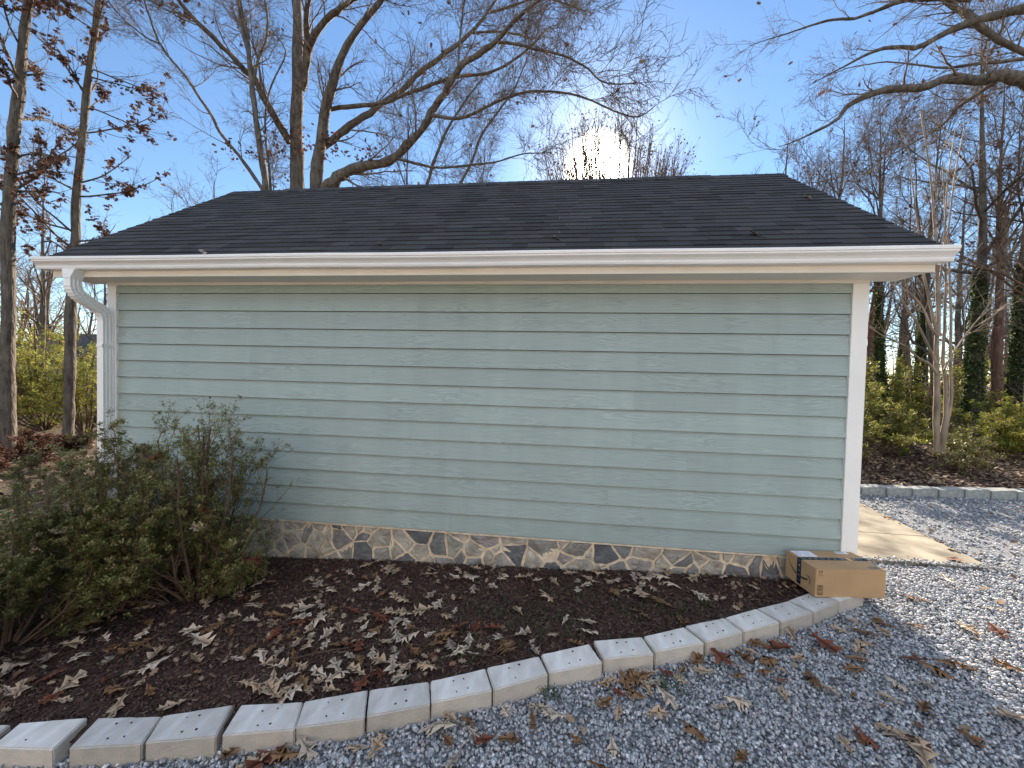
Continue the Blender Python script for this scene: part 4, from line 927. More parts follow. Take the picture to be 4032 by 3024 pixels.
# --- two brown leaved oaks at the left
def left_oak(pts, w, Z, label, seed, pybase, nb, leafn):
    global rng
    P, R = traced(pts, w, Z, 0, .03, 20); base = np.array([P[0][0], P[0][1], gz(P[0][0], P[0][1])-.05]); P, R = down(P, R, base[2], 1.35)
    trb = Tubes(); trb.add(P, R, 10); rg = np.random.default_rng(seed)
    P1, R1 = grow(P[None], R[None], nb, 1.2, 3.6, 10, 1.05, .10, .045, .30, t0=.28, t1=1, rmin=.011, rg=rg); 
    P1[:, :, 2] -= (np.linspace(0, 1, 10)[None]**2)*rg.uniform(-.2, .75, nb)[:, None]
    trb.add(P1, R1, 5); cr = Tubes()
    P2, R2 = grow(P1, R1, 7, .4, 1.3, 7, .6, .14, .02, .5, t0=.15, rmin=.0065, rg=rg); cr.add(P2, R2, 4)
    P3, R3 = grow(P2, R2, 5, .2, .6, 5, .65, .2, 0, .5, t0=.1, rmin=.004, rg=rg); cr.add(P3, R3, 3)
    # leaves hang in separate bunches along the branches
    src = np.concatenate([P2.reshape(-1, 3), P1[:, 3:].reshape(-1, 3)]); C_ = src[rg.integers(0, len(src), leafn)]
    C_ = np.repeat(C_, 9, 0)+rg.normal(0, .05, (leafn*9, 3))-np.array([0, 0, .05]); lv = lobed(C_, .115)
    return tree_object('oak_tree', label, 'tree', base, trb, cr, lv, 'brown leaved oaks at the left')
d_ = 1.8228
left_oak([(16*d_, 940*d_), (17*d_, 800*d_), (18*d_, 600*d_), (18*d_, 470*d_), (28*d_, 300*d_), (40*d_, 200*d_), (50*d_, 100*d_), (62*d_, 0), (75*d_, -160*d_), (80*d_, -400*d_)], (46, 20), 9.0, 'thick brown leaved oak trunk at the left edge of the photo', 21, 0, 36, 330)
left_oak([(148*d_, 935*d_), (150*d_, 800*d_), (153*d_, 680*d_), (160*d_, 520*d_), (170*d_, 380*d_), (185*d_, 230*d_), (200*d_, 100*d_), (214*d_, 0), (235*d_, -160*d_), (250*d_, -350*d_)], (36, 13), 9.8, 'slimmer brown leaved oak just left of the downspout', 22, 0, 34, 330)

# --- rounded tree behind the ridge at the sun
def dome_tree(px, Z, h, rr_, label, seed, nl=2600):
    rg = np.random.default_rng(seed); p = at(px, 1480, Z); base = np.array([p[0], p[1], gz(p[0], p[1])-.1]); trb = Tubes()
    trb.add(np.array([base, base+[0, 0, h*.15], base+[.1, 0, h*.3], base+[.1, 0, h*.42]]), np.array([.17, .12, .11, .09]), 8)
    K = 150; th = rg.uniform(0, 2*np.pi, K); ph = np.arccos(rg.uniform(-.1, 1, K)); d = np.stack([np.cos(th)*np.sin(ph), np.sin(th)*np.sin(ph), np.cos(ph)*1.0], -1)
    S = base+np.array([.05, 0, 1])*(rg.uniform(.3, .55, K)*h)[:, None]; c_ = base+np.array([0, 0, h*.76]); E_ = c_+d*rr_*rg.uniform(.8, 1., K)[:, None]*np.array([1, 1, h*.24/rr_])
    tt = np.linspace(0, 1, 9)[None, :, None]; P1 = S[:, None]*(1-tt)+E_[:, None]*tt; P1[:, :, :2] += (E_-S)[:, None, :2]*(np.sin(tt*np.pi)*.18); P1 += rg.normal(0, .03, P1.shape)
    R1 = np.tile(np.linspace(.03, .009, 9), (K, 1)); trb.add(P1, R1, 4); cr = Tubes()
    P2, R2 = grow(P1, R1, 10, h*.06, h*.13, 6, .5, .12, .03, .6, t0=.45, rmin=.0055, rg=rg); cr.add(P2, R2, 3)
    P3, R3 = grow(P2, R2, 5, h*.03, h*.06, 4, .5, .14, .03, .6, t0=.3, rmin=.004, rg=rg); cr.add(P3, R3, 3)
    C_ = P3[rg.integers(0, len(P3), nl), -1]+rg.normal(0, .04, (nl, 3)); lv = lobed(C_, .075)
    return tree_object('round_crowned_tree', label, 'tree', base, trb, cr, lv, twigm='redtwig')
dome_tree(2370, 14, 10.8, 2.75, 'round crowned reddish tree right behind the ridge at the sun', 31)

# --- big oak outside the frame at the right, its limbs reach in
ZR_ = 7.5; p = at(4750, 1480, ZR_); base = np.array([p[0], p[1], gz(p[0], p[1])-.05]); tr = Tubes()
tp = [base, base+[0, 0, 2], base+[-.1, 0, 4], base+[-.2, .1, 6], base+[-.4, .2, 9]]
tr.add(*resample(tp, [.42, .33, .29, .24, .12], 14), 10)
LR = {}
j1 = base+np.array([-.1, 0, 4.2]); j2 = base+np.array([-.15, 0, 5.6])
def from_trunk(j, r, lst):
    P, R = lst; return resample(np.vstack([[j], P]), np.concatenate([[r], R]), 48)
LR['r1'] = from_trunk(j1, .17, traced([c3(2044, 510), c3(1900, 497), c3(1800, 520), c3(1700, 530), c3(1560, 508), c3(1400, 568), c3(1150, 582), c3(1000, 628), c3(880, 690), c3(830, 790), c3(700, 850), c3(550, 925), c3(440, 960)], (50, 2), ZR_, .5, .03, 22))
LR['r2'] = from_trunk(j2, .12, traced([c3(2200, 30), c3(2044, 55), c3(1900, 92), c3(1720, 132), c3(1560, 200), c3(1400, 288), c3(1320, 326), c3(1230, 302), c3(1080, 322), c3(950, 392), c3(760, 490), c3(640, 560)], (38, 2), ZR_+.8, 1, .03, 22))
LR['r3'] = traced([c3(1720, 140), c3(1620, 60), c3(1500, -20), c3(1380, -120)], (30, 10), ZR_+1.1, .5, .05, 14)
LR['r4'] = traced([c3(2300, 500), c3(2044, 340), c3(1900, 275), c3(1800, 215), c3(1720, 145)], (18, 24), ZR_+1.2, -.1, .02, 14)
LR['r5'] = traced([c3(1700, 0), c3(1450, -10), c3(1250, 0), c3(1170, 30), c3(1060, 80), c3(930, 125), c3(780, 125), c3(640, 170), c3(480, 225), c3(360, 260), c3(250, 300)], (20, 1.5), ZR_+.9, 1.5, .05, 20)
LR['r6'] = traced([c3(2200, 340), c3(2044, 385), c3(1900, 400), c3(1700, 420), c3(1500, 450), c3(1400, 430), c3(1150, 400), c3(900, 440), c3(700, 520)], (16, 1.5), ZR_+.3, 1.5, .05, 18)
LR['r7'] = traced([c3(1850, 540), c3(1740, 620), c3(1600, 700), c3(1560, 780), c3(1450, 860), c3(1200, 1000), c3(1000, 1100)], (18, 1.5), ZR_+.2, 1, .05, 16)
for k in LR: tr.add(*LR[k], 7)
cr_, tips = crown_from([rs(LR[k]) for k in LR], [dict(per=15, L0=.6, L1=2.1, npts=8, ang=.6, wig=.14, up=.01, rr=.32, rmin=.006, t0=.1), dict(per=7, L0=.3, L1=.9, npts=6, ang=.6, wig=.18, up=.01, rr=.5, rmin=.0042), dict(per=5, L0=.12, L1=.4, npts=4, ang=.7, wig=.22, up=0, rr=.5, rmin=.003)])
tree_object('oak_tree', 'large oak rooted beyond the right edge, its heavy limb hanging across the upper right', 'tree', base, tr, cr_, lobed(tips[rng.integers(0, len(tips), 70), -1], .11))

# --- woods at the right: trunks one can tell apart
W = [
 ('thick ivy covered trunk with a forked bare top right of the gutter end', 3830, 12, 13, 46, (.1, .3), 41, .5, 5.5, 'bark', 40, .38),
 ('dark ivy wrapped tree behind the shed corner, right against the white trim', 3470, 15, 13, 26, (-.5, 0), 42, .4, 6.0, 'bark', 20, .3),
 ('ivy wrapped tree one step right of the trim, behind the evergreen shrub', 3610, 17, 14, 26, (.4, 0), 43, .4, 5.5, 'bark', 20, .3),
 ('reddish brown trunk further right behind the ivy covered trunk', 3925, 14, 13, 34, (-.1, 0), 44, .4, 0, 'barkdark', 60, .35),
 ('dark ivy clad tree near the right edge beside the reddish trunk', 3990, 13, 13, 34, (.2, 0), 45, .45, 6, 'bark', 30, .35),
 ('bare tree with two upright leaders above the right roof slope', 3250, 18, 14, 34, (.3, 0), 46, .5, 2.5, 'bark', 30, .25),
 ('bare twiggy tree over the right end of the ridge', 3050, 20, 14.5, 34, (.4, 0), 47, .55, 6.5, 'bark', 40, .25),
 ('slender leaning tree over the gutter end', 3700, 16, 12, 24, (-1.6, 0), 48, .5, 0, 'bark', 25, .25),
 ('thin bare tree just right of the ridge end seen over the shingles', 3180, 24, 15, 28, (-.2, 0), 49, .5, 0, 'bark', 20, .2),
 ('pale thin tree in the far woods left of the myrtle stems', 3545, 24, 15, 22, (.2, 0), 50, .45, 4, 'bark', 0, .2),
 ('leafy topped brown tree behind the upper right limb', 3420, 21, 15, 30, (.5, 0), 51, .55, 0, 'barkdark', 90, .22),
 ('crooked tree at the right edge with brown leaves left on', 4080, 11, 10, 34, (-.8, 0), 52, .5, 0, 'barkdark', 70, .25),
 ('small bare tree seen left of the right ridge end under open sky', 2840, 32, 13, 30, (.2, 0), 53, .55, 0, 'bark', 30, .2),
 ('second small bare tree below the open sky near the round tree', 2700, 36, 12, 26, (-.2, 0), 54, .55, 3, 'bark', 20, .2),
 ('far bare tree between the myrtle stems and the thick ivy trunk', 3755, 26, 16, 26, (0, 0), 55, .5, 0, 'bark', 0, .2)]
for lab, px, Z, h, w0, lean, sd_, sp, iv, bk, nl, fk in W:
    bare_tree('bare_tree', lab, 'tree', px, 0, Z, h, w0, lean, 'trees of the wood at the right', sd_, sp, 1.0, bk, nl, iv, 15, fk, twig=.0055 if Z < 20 else .008)
bare_tree('bare_tree', 'bare tree of the left background seen between the two brown leaved oaks', 'tree', 90*d_, 0, 19, 12, 24, (.3, 0), 'trees behind the left yard', 61, .5, .9, nl=0, fork=.25)
bare_tree('bare_tree', 'bare tree of the left background right behind the downspout', 'tree', 235*d_, 0, 24, 9, 22, (-.2, 0), 'trees behind the left yard', 62, .5, .9, nl=20, fork=.2)
# far wood: a belt of many trees that reads as one mass
tb = Tubes(); rg = np.random.default_rng(77)
K = 300; ang_ = rg.uniform(rad(-92), rad(92), K); ds_ = rg.uniform(34, 75, K)
bx = np.sin(ang_)*ds_; by = np.cos(ang_)*ds_; hh_ = rg.uniform(7, 13, K)+(ang_ > .45)*4; bz = gz(bx, by)-.5
tt = np.linspace(0, 1, 8)[None, :, None]; base_ = np.stack([bx, by, bz], -1)
top_ = base_+np.stack([rg.normal(0, .8, K), rg.normal(0, .8, K), hh_], -1); P = base_[:, None]*(1-tt)+top_[:, None]*tt+np.cumsum(rg.normal(0, .12, (K, 8, 3)), 1)*tt; R = np.linspace(.17, .03, 8)[None]*rg.uniform(.6, 1.3, K)[:, None]
tb.add(P, R, 5); P1, R1 = grow(P, R, 12, 2, 5.0, 7, .7, .14, .08, .5, t0=.2, rmin=.03, rg=rg); tb.add(P1, R1, 3); P2, R2 = grow(P1, R1, 7, .8, 2.2, 5, .6, .17, .06, .6, t0=.1, rmin=.016, rg=rg); tb.add(P2, R2, 3)
P3, R3 = grow(P2, R2, 2, .5, 1.2, 3, .6, .2, .03, .6, t0=.1, rmin=.013, rg=rg); tb.add(P3, R3, 3)
V, F = tb.arrays(); wd = link('far_wood', mesh('far_wood', V, F, M['barktwig'], True)); tag(wd, kind='stuff')

tb = Tubes(); K = 150; bx = rg.uniform(5, 30, K); by = rg.uniform(11, 30, K); hh_ = rg.uniform(2.5, 7, K); base_ = np.stack([bx, by, gz(bx, by)-.1], -1); tt = np.linspace(0, 1, 7)[None, :, None]
top_ = base_+np.stack([rg.normal(0, .7, K), rg.normal(0, .5, K), hh_], -1); P = base_[:, None]*(1-tt)+top_[:, None]*tt+np.cumsum(rg.normal(0, .05, (K, 7, 3)), 1)*tt; R = np.linspace(.035, .01, 7)[None]*rg.uniform(.6, 1.4, K)[:, None]
tb.add(P, R, 4); P1, R1 = grow(P, R, 9, .5, 1.8, 6, .8, .15, .03, .5, t0=.1, rmin=.007, rg=rg); tb.add(P1, R1, 3); P2, R2 = grow(P1, R1, 6, .2, .8, 4, .7, .2, .02, .6, t0=.1, rmin=.005, rg=rg); tb.add(P2, R2, 3)
V, F = tb.arrays(); tag(link('saplings', mesh('saplings', V, F, M['barktwig'], True)), kind='stuff')
C_ = P2[rg.integers(0, len(P2), 5000), -1]; V, F = lobed(C_, .11); tag(link('sapling_leaves', mesh('sapling_leaves', V, F, M['deadleaf'], attr=np.repeat(rng.random(5000), 6))), kind='stuff')
# --- crape myrtle: a clump of smooth stems
ZM = 7.6; f3 = lambda x, y: (3200+x/1.508, 900+y/1.508); p = at(*f3(755, 1325), ZM)
base = np.array([p[0], p[1], gz(p[0], p[1])+.0]); tr = Tubes(); ST = []
for pts, wv in ([[(735, 1325), (738, 1000), (735, 800), (738, 640), (745, 400), (735, 200), (720, -100), (690, -400), (640, -700)], (22, 3)],
                [[(760, 1325), (775, 1200), (800, 1080), (790, 900), (770, 800), (785, 600), (790, 300), (785, 0), (800, -300), (850, -600)], (18, 3)],
                [[(775, 1320), (790, 1150), (822, 1080), (826, 900), (815, 780), (822, 500), (815, 300), (800, 60), (840, -300), (900, -600)], (15, 3)],
                [[(740, 870), (700, 800), (640, 780), (560, 700), (420, 640), (300, 560)], (10, 4)],
                [[(738, 800), (690, 700), (620, 560), (540, 440), (480, 330), (400, 220)], (10, 4)],
                [[(738, 640), (690, 560), (640, 440), (560, 370), (480, 320)], (9, 4)],
                [[(742, 640), (715, 540), (690, 400), (660, 290), (640, 100), (600, -200), (570, -450)], (12, 3)],
                [[(750, 640), (752, 480), (750, 330), (770, 210), (790, 0), (770, -400)], (12, 3)],
                [[(780, 840), (820, 760), (900, 640), (980, 540), (1060, 470)], (7, 3)]):
    l_ = traced([f3(*q_) for q_ in pts], wv, ZM, .1, .05, 18); ST.append(l_); tr.add(*l_, 7)
cm, tips = crown_from(ST, [dict(per=7, L0=.5, L1=1.6, npts=7, ang=.45, wig=.08, up=.05, rr=.4, rmin=.006, t0=.35), dict(per=5, L0=.3, L1=.8, npts=5, ang=.5, wig=.12, up=.03, rr=.5, rmin=.004)])
tree_object('crape_myrtle', 'multi stemmed tree with smooth tan stems in the mulch bed right of the shed', 'tree', base, tr, cm, None, barkm='myrtle', twigm='myrtle')

# --- leafy shrubs
def shrub(name, label, cat, c, rx, ry, h, nleaf, lsize, mt, group=None, seed=0, nst=16, leafy=(.0, 1), stemm='twig', shell=.55, stemup=.1, lowt=.12, whorl=6):
    rg = np.random.default_rng(seed); c = np.array(c, float); t = empty(name, tuple(c)); tag(t, label, cat, group)
    K = nst; th = rg.uniform(0, 2*np.pi, K); el = rg.uniform(.15, 1.0, K); r_ = np.sqrt(rg.random(K)); low = (rg.random(K) < .3)*rg.uniform(.3, .75, K)
    E_ = np.stack([np.cos(th)*rx*r_, np.sin(th)*ry*r_, h*(.45+.5*np.sqrt(np.maximum(0, 1-r_**2)))*rg.uniform(.8, 1.02, K)*(1-low)], -1)
    S = np.stack([np.cos(th)*.06, np.sin(th)*.06, np.zeros(K)-.03], -1); tt = np.linspace(0, 1, 8)[None, :, None]
    P1 = S[:, None]*(1-tt)+E_[:, None]*tt; P1[:, :, :2] += E_[:, None, :2]*np.sin(tt*np.pi)*.15; P1 += rg.normal(0, .012, P1.shape)*tt
    R1 = np.tile(np.linspace(.0085, .0035, 8), (K, 1))*h; tb = Tubes(); tb.add(P1, R1, 5)
    P2, R2 = grow(P1, R1, 9, h*.2, h*.42, 6, .6, .13, stemup, .5, t0=lowt, rmin=.002, rg=rg); tb.add(P2, R2, 4)
    P3, R3 = grow(P2, R2, 6, h*.08, h*.2, 5, .6, .14, stemup, .6, t0=.15, rmin=.0013, rg=rg); tb.add(P3, R3, 3)
    V, F = tb.arrays(); link('stems', mesh('stems', V, F, M[stemm], True), t)
    cand = np.concatenate([P3[:, 2:].reshape(-1, 3), P3[:, -1], P3[:, -1], P2[:, -2:].reshape(-1, 3)]); cand = cand[(cand[:, 2] > .04)]
    m_ = nleaf//whorl; C_ = cand[rg.integers(0, len(cand), m_)]
    # whorls of small leaves radiating from the twig
    a_ = rg.uniform(0, 2*np.pi, (m_, whorl)); tilt = rg.uniform(.1, .9, (m_, whorl)); s = rg.uniform(.65, 1.2, (m_, whorl))*lsize
    d = np.stack([np.cos(a_)*np.cos(tilt), np.sin(a_)*np.cos(tilt), np.sin(tilt)], -1); sd2 = np.stack([-np.sin(a_), np.cos(a_), np.zeros_like(a_)], -1)
    o_ = C_[:, None]+rg.normal(0, lsize*.35, (m_, whorl, 3)); up_ = np.array([0, 0, 1.])
    p0 = o_; p1 = o_+d*s[..., None]*.5+sd2*s[..., None]*.2; p2 = o_+d*s[..., None]-up_*s[..., None]*.12; p3 = o_+d*s[..., None]*.5-sd2*s[..., None]*.2; pm = o_+d*s[..., None]*.5-up_*s[..., None]*.06
    V = np.stack([p0, p1, p2, p3, pm], -2).reshape(-1, 3); q_ = np.arange(m_*whorl)[:, None, None]*5
    F = np.array([(0, 1, 4), (1, 2, 4), (4, 2, 3), (0, 4, 3)])[None]+q_
    rv_ = np.repeat(np.clip(rg.random(m_)*.8+.1, 0, 1), whorl)+rg.normal(0, .08, m_*whorl)
    link('foliage', mesh('foliage', V, F.reshape(-1, 3), M[mt], attr=np.repeat(np.clip(rv_, 0, 1), 4)), t)
    return t
g_ = 'azalea shrubs at the left end of the bed'
def gp(x, y, off=-.01): return (x, y, float(mz(np.array(x), np.array(y)))+off)
shrub('azalea_shrub', 'tallest azalea shrub, open twigs in front of the siding', 'shrub', gp(-3.0, -.72), .66, .48, 1.66, 26000, .031, 'azalea', g_, 101, 20)
shrub('azalea_shrub', 'dense azalea shrub in front of the downspout and fence post', 'shrub', gp(-3.5, -.95), .60, .5, 1.40, 46000, .030, 'azalea', g_, 102, 18)
shrub('azalea_shrub', 'low azalea shrub cut by the left edge of the photo', 'shrub', gp(-3.8, -1.45), .58, .5, 1.20, 44000, .030, 'azalea', g_, 103, 18)
shrub('azalea_shrub', 'small leafy azalea sprout low beneath the tallest shrub', 'shrub', gp(-2.66, -.62), .34, .28, .62, 6000, .028, 'azalea', g_, 104, 10)
g_ = 'evergreen shrubs at the right'
def gg(x, y): return (x, y, float(gz(np.array(x), np.array(y))))
shrub('evergreen_shrub', 'sunlit evergreen shrub right beside the white corner trim', 'shrub', gg(6.3, 6.0), 1.4, 1.0, 2.15, 26000, .07, 'greenleaf', g_, 111, 18)
shrub('evergreen_shrub', 'low green shrub behind the foot of the tan stems', 'shrub', gg(7.9, 6.7), .8, .8, 1.25, 12000, .06, 'greenleaf', g_, 112, 12)
shrub('evergreen_shrub', 'reddish green low shrub just right of the tan stems', 'shrub', gg(8.1, 4.9), .55, .5, .95, 4200, .05, 'azalea', g_, 113, 12)
shrub('evergreen_shrub', 'broad yellow green shrub between ivy trunk and right edge', 'shrub', gg(10.6, 6.8), 1.9, 1.2, 1.45, 26000, .07, 'greenleaf', g_, 114, 18)
shrub('evergreen_shrub', 'tall yellow green shrub in the woods behind the white trim', 'shrub', gg(8.3, 10.5), 2.2, 1.2, 3.4, 18000, .10, 'greenleaf', g_, 115, 16)
shrub('evergreen_shrub', 'green shrub far back between the ivy covered trunks', 'shrub', gg(12.0, 11.5), 2.6, 1.6, 2.6, 18000, .10, 'greenleaf', g_, 116, 16)
shrub('evergreen_shrub', 'olive shrub in the deep woods behind the thick ivy trunk', 'shrub', gg(15.5, 15), 3.2, 1.6, 3.0, 16000, .13, 'greenleaf', g_, 118, 16)
shrub('evergreen_shrub', 'dim shrub in the deep woods behind the tan stems', 'shrub', gg(11.5, 17), 3.2, 1.6, 3.2, 16000, .13, 'greenleaf', g_, 119, 16)
shrub('evergreen_shrub', 'shrub with yellow leaves at the right edge of the photo', 'shrub', gg(12.2, 7.4), 1.2, 1.0, 1.5, 7000, .07, 'greenleaf', g_, 117, 14)
g_ = 'evergreen shrubs behind the left yard'
def pl(px, Z): 
    p = at(px, 1480, Z); return (p[0], p[1], float(gz(p[0], p[1]))-.05)
shrub('evergreen_shrub', 'bright green sunlit shrub between the two brown leaved oaks', 'shrub', pl(95*d_, 13), 1.9, 1.6, 3.9, 24000, .10, 'greenleaf', g_, 121, 22, stemup=.02)
shrub('evergreen_shrub', 'bright green shrub beside the downspout under the dark roof', 'shrub', pl(185*d_, 12), 1.0, 1.0, 2.7, 11000, .09, 'greenleaf', g_, 122, 16)
shrub('evergreen_shrub', 'green shrub behind the thick oak at the left edge', 'shrub', pl(-15*d_, 14), 1.5, 1.4, 3.4, 12000, .10, 'greenleaf', g_, 123, 16)
shrub('brown_leaved_hedge', 'low sunlit hedge with brown leaves behind the azaleas at the left', 'hedge', pl(40*d_, 8.2), 1.6, .8, .85, 12000, .09, 'deadleaf', None, 124, 14)
# creeper over the forest floor
P = []; xg_, yg_ = scatter(26000, 4, 36, 9, 34, lambda x, y: vnoise(x, y, 2.5, 8) > .02)
P = np.stack([xg_, yg_, gz(xg_, yg_)+rng.gamma(2, .22, len(xg_))], -1); V, F = leafquads(P, .16, tilt=.6)
tag(link('undergrowth', mesh('undergrowth', V, F, M['greenleaf'], attr=np.repeat(rng.random(len(P)), 2))), kind='stuff')

# ------------------------------------------------------------------ picket fence at the left
fn = empty('picket_fence', (-4.2, -.12, -.45)); tag(fn, 'weathered brown picket fence behind the azaleas at the left', 'fence')
fo = np.array([-4.25, -.12]); fd = np.array([-.27, -.963]); 
def fpt(t): return fo+fd*t
def fbuild(b, nm):
    o = b.build(nm, M['fence'], fn, bevel=.003); o.location = (4.2, .12, .45); return o
for t in (0, 1.55, 3.1):
    p = fpt(t); zb = float(mz(p[0], p[1])); b = MB(); b.box(p[0]-.045, p[0]+.045, p[1]-.045, p[1]+.045, zb-.05, zb+1.16); b.add([(p[0]-.05, p[1]-.05, zb+1.16), (p[0]+.05, p[1]-.05, zb+1.16), (p[0]+.05, p[1]+.05, zb+1.16), (p[0]-.05, p[1]+.05, zb+1.16), (p[0], p[1], zb+1.2)], [(0,1,4),(1,2,4),(2,3,4),(3,0,4),(3,2,1,0)]); fbuild(b, 'post')
for hz in (.25, .85):
    b = MB(); a, c_ = fpt(.05), fpt(3.1); b.beam((a[0]-.03, a[1], mz(a[0], a[1])+hz), (c_[0]-.03, c_[1], mz(c_[0], c_[1])+hz), .035, .085); fbuild(b, 'rail')
for t in np.arange(.17, 3.05, .165):
    if abs(t-1.55) < .07: continue
    p = fpt(t)+np.array([.012, 0]); zb = float(mz(p[0], p[1])); b = MB(); s_ = np.array([*fd, 0])*.042; nn = np.array([.009, -.003, 0]); q0 = np.array([p[0], p[1], zb+.04]); q1 = q0+[0, 0, random.uniform(.93, .97)]; q2 = q1+[0, 0, .05]
    b.hexa([q0-s_-nn, q0+s_-nn, q0+s_+nn, q0-s_+nn], [q1-s_-nn, q1+s_-nn, q1+s_+nn, q1-s_+nn]); b.hexa([q1-s_-nn+[0,0,.0005], q1+s_-nn+[0,0,.0005], q1+s_+nn+[0,0,.0005], q1-s_+nn+[0,0,.0005]], [q2-s_*.2-nn, q2+s_*.2-nn, q2+s_*.2+nn, q2-s_*.2+nn]); fbuild(b, 'picket')

# ------------------------------------------------------------------ neighbours' houses, pole, small box
def house(px, Z, wx, dy, hw, hr, label, nwin, rot=0):
    p = at(px, 1480, Z); h = empty('house', (p[0], p[1], float(gz(p[0], p[1])))); h.rotation_euler = (0, 0, rot); tag(h, label, 'house', 'neighbouring houses beyond the trees')
    b = MB(); b.box(-wx/2, wx/2, 0, dy, -.3, hw); b.build('wall', M['housewall'], h)
    b = MB(); e = .5; b.add([(-wx/2-e, -e, hw-.15), (wx/2+e, -e, hw-.15), (wx/2+e, dy+e, hw-.15), (-wx/2-e, dy+e, hw-.15), (-wx/2-e, dy/2, hw+hr), (wx/2+e, dy/2, hw+hr)], [(0,1,5,4),(3,4,5,2),(0,4,3),(1,2,5),(3,2,1,0)]); b.build('roof', M['houseroof'], h)
    for k in range(nwin):
        xw = -wx/2+(k+.5)*wx/nwin; b = MB(); b.box(xw-.55, xw+.55, -.04, .02, .9, 2.1); f = b.build('window', M['white'], h); b = MB(); b.box(xw-.48, xw+.48, -.05, -.042, .97, 2.03); b.build('pane', M['glass'], f)
house(130*d_, 24, 11, 7, 2.6, 1.8, 'dark roofed house behind the green shrubs at the left', 4)
house(225*d_, 46, 10, 8, 3.4, 2.4, 'distant pale house seen beside the downspout', 3, .2)
# pale house added out of view to bounce sunlight onto the shaded shed front
mh = empty('bounce_house', (-2, -14, -.3)); tag(mh, 'unseen pale house added behind the camera to bounce light onto the shed', 'house')
b = MB(); b.box(-9, 9, -9, 0, -.5, 6.0); b.build('wall', M['bounce_house_wall'], mh)
b = MB(); b.add([(-9.6, -9.6, 5.9), (9.6, -9.6, 5.9), (9.6, .6, 5.9), (-9.6, .6, 5.9), (-9.6, -4.5, 9.2), (9.6, -4.5, 9.2)], [(0,1,5,4),(3,4,5,2),(0,4,3),(1,2,5),(3,2,1,0)]); b.build('roof', M['houseroof'], mh)
for zf in (.9, 3.8):
    for xw in (-7, -3.6, 0, 3.6, 7):
        if zf < 1 and xw == 0: continue
        b = MB(); b.box(xw-.5, xw+.5, -.02, .05, zf, zf+1.4); f = b.build('window', M['white'], mh); b = MB(); b.box(xw-.42, xw+.42, .051, .06, zf+.08, zf+1.32); b.build('pane', M['glass'], f)
b = MB(); b.box(-.5, .5, -.02, .06, .05, 2.15); f = b.build('door', M['houseroof'], mh)
pp = at(3925, 1480, 19); up_ = empty('utility_pole', (pp[0], pp[1], float(gz(pp[0], pp[1])))); tag(up_, 'utility pole with a pale grey transformer seen between the trees at the right', 'utility pole')
b = MB(); n8 = 10; V = []
for z_, r_ in ((-.2, .16), (10.5, .11)): V += [(r_*math.cos(t), r_*math.sin(t), z_) for t in np.linspace(0, 2*np.pi, n8+1)[:-1]]
b.add(V, [(k, (k+1) % n8, n8+(k+1) % n8, n8+k) for k in range(n8)]+[tuple(range(n8, 2*n8))]); b.build('pole', M['fence'], up_)
b = MB(); V = []
for z_, r_ in ((6.1, .24), (6.15, .27), (7.0, .27), (7.08, .2)): V += [(.0+r_*math.cos(t), -.42+r_*math.sin(t), z_) for t in np.linspace(0, 2*np.pi, 17)[:-1]]
b.add(V, [(j*16+k, j*16+(k+1) % 16, (j+1)*16+(k+1) % 16, (j+1)*16+k) for j in range(3) for k in range(16)]+[tuple(range(48, 64)), tuple(range(16))[::-1]]); b.box(-.03, .03, -.2, 0, 6.5, 6.6); b.build('transformer', M['metal'], up_)
pb = at(4030, 1680, 15); ub = empty('utility_box', (pb[0], pb[1], float(gz(pb[0], pb[1])))); tag(ub, 'low pale box with a black lid at the right edge behind the bed', 'box')
b = MB(); b.box(-.2, .5, -.2, .2, 0, .34); b.build('housing', M['white'], ub, bevel=.01); b = MB(); b.box(-.23, .53, -.23, .23, .342, .42); b.build('lid', M['tape'], ub, bevel=.01)

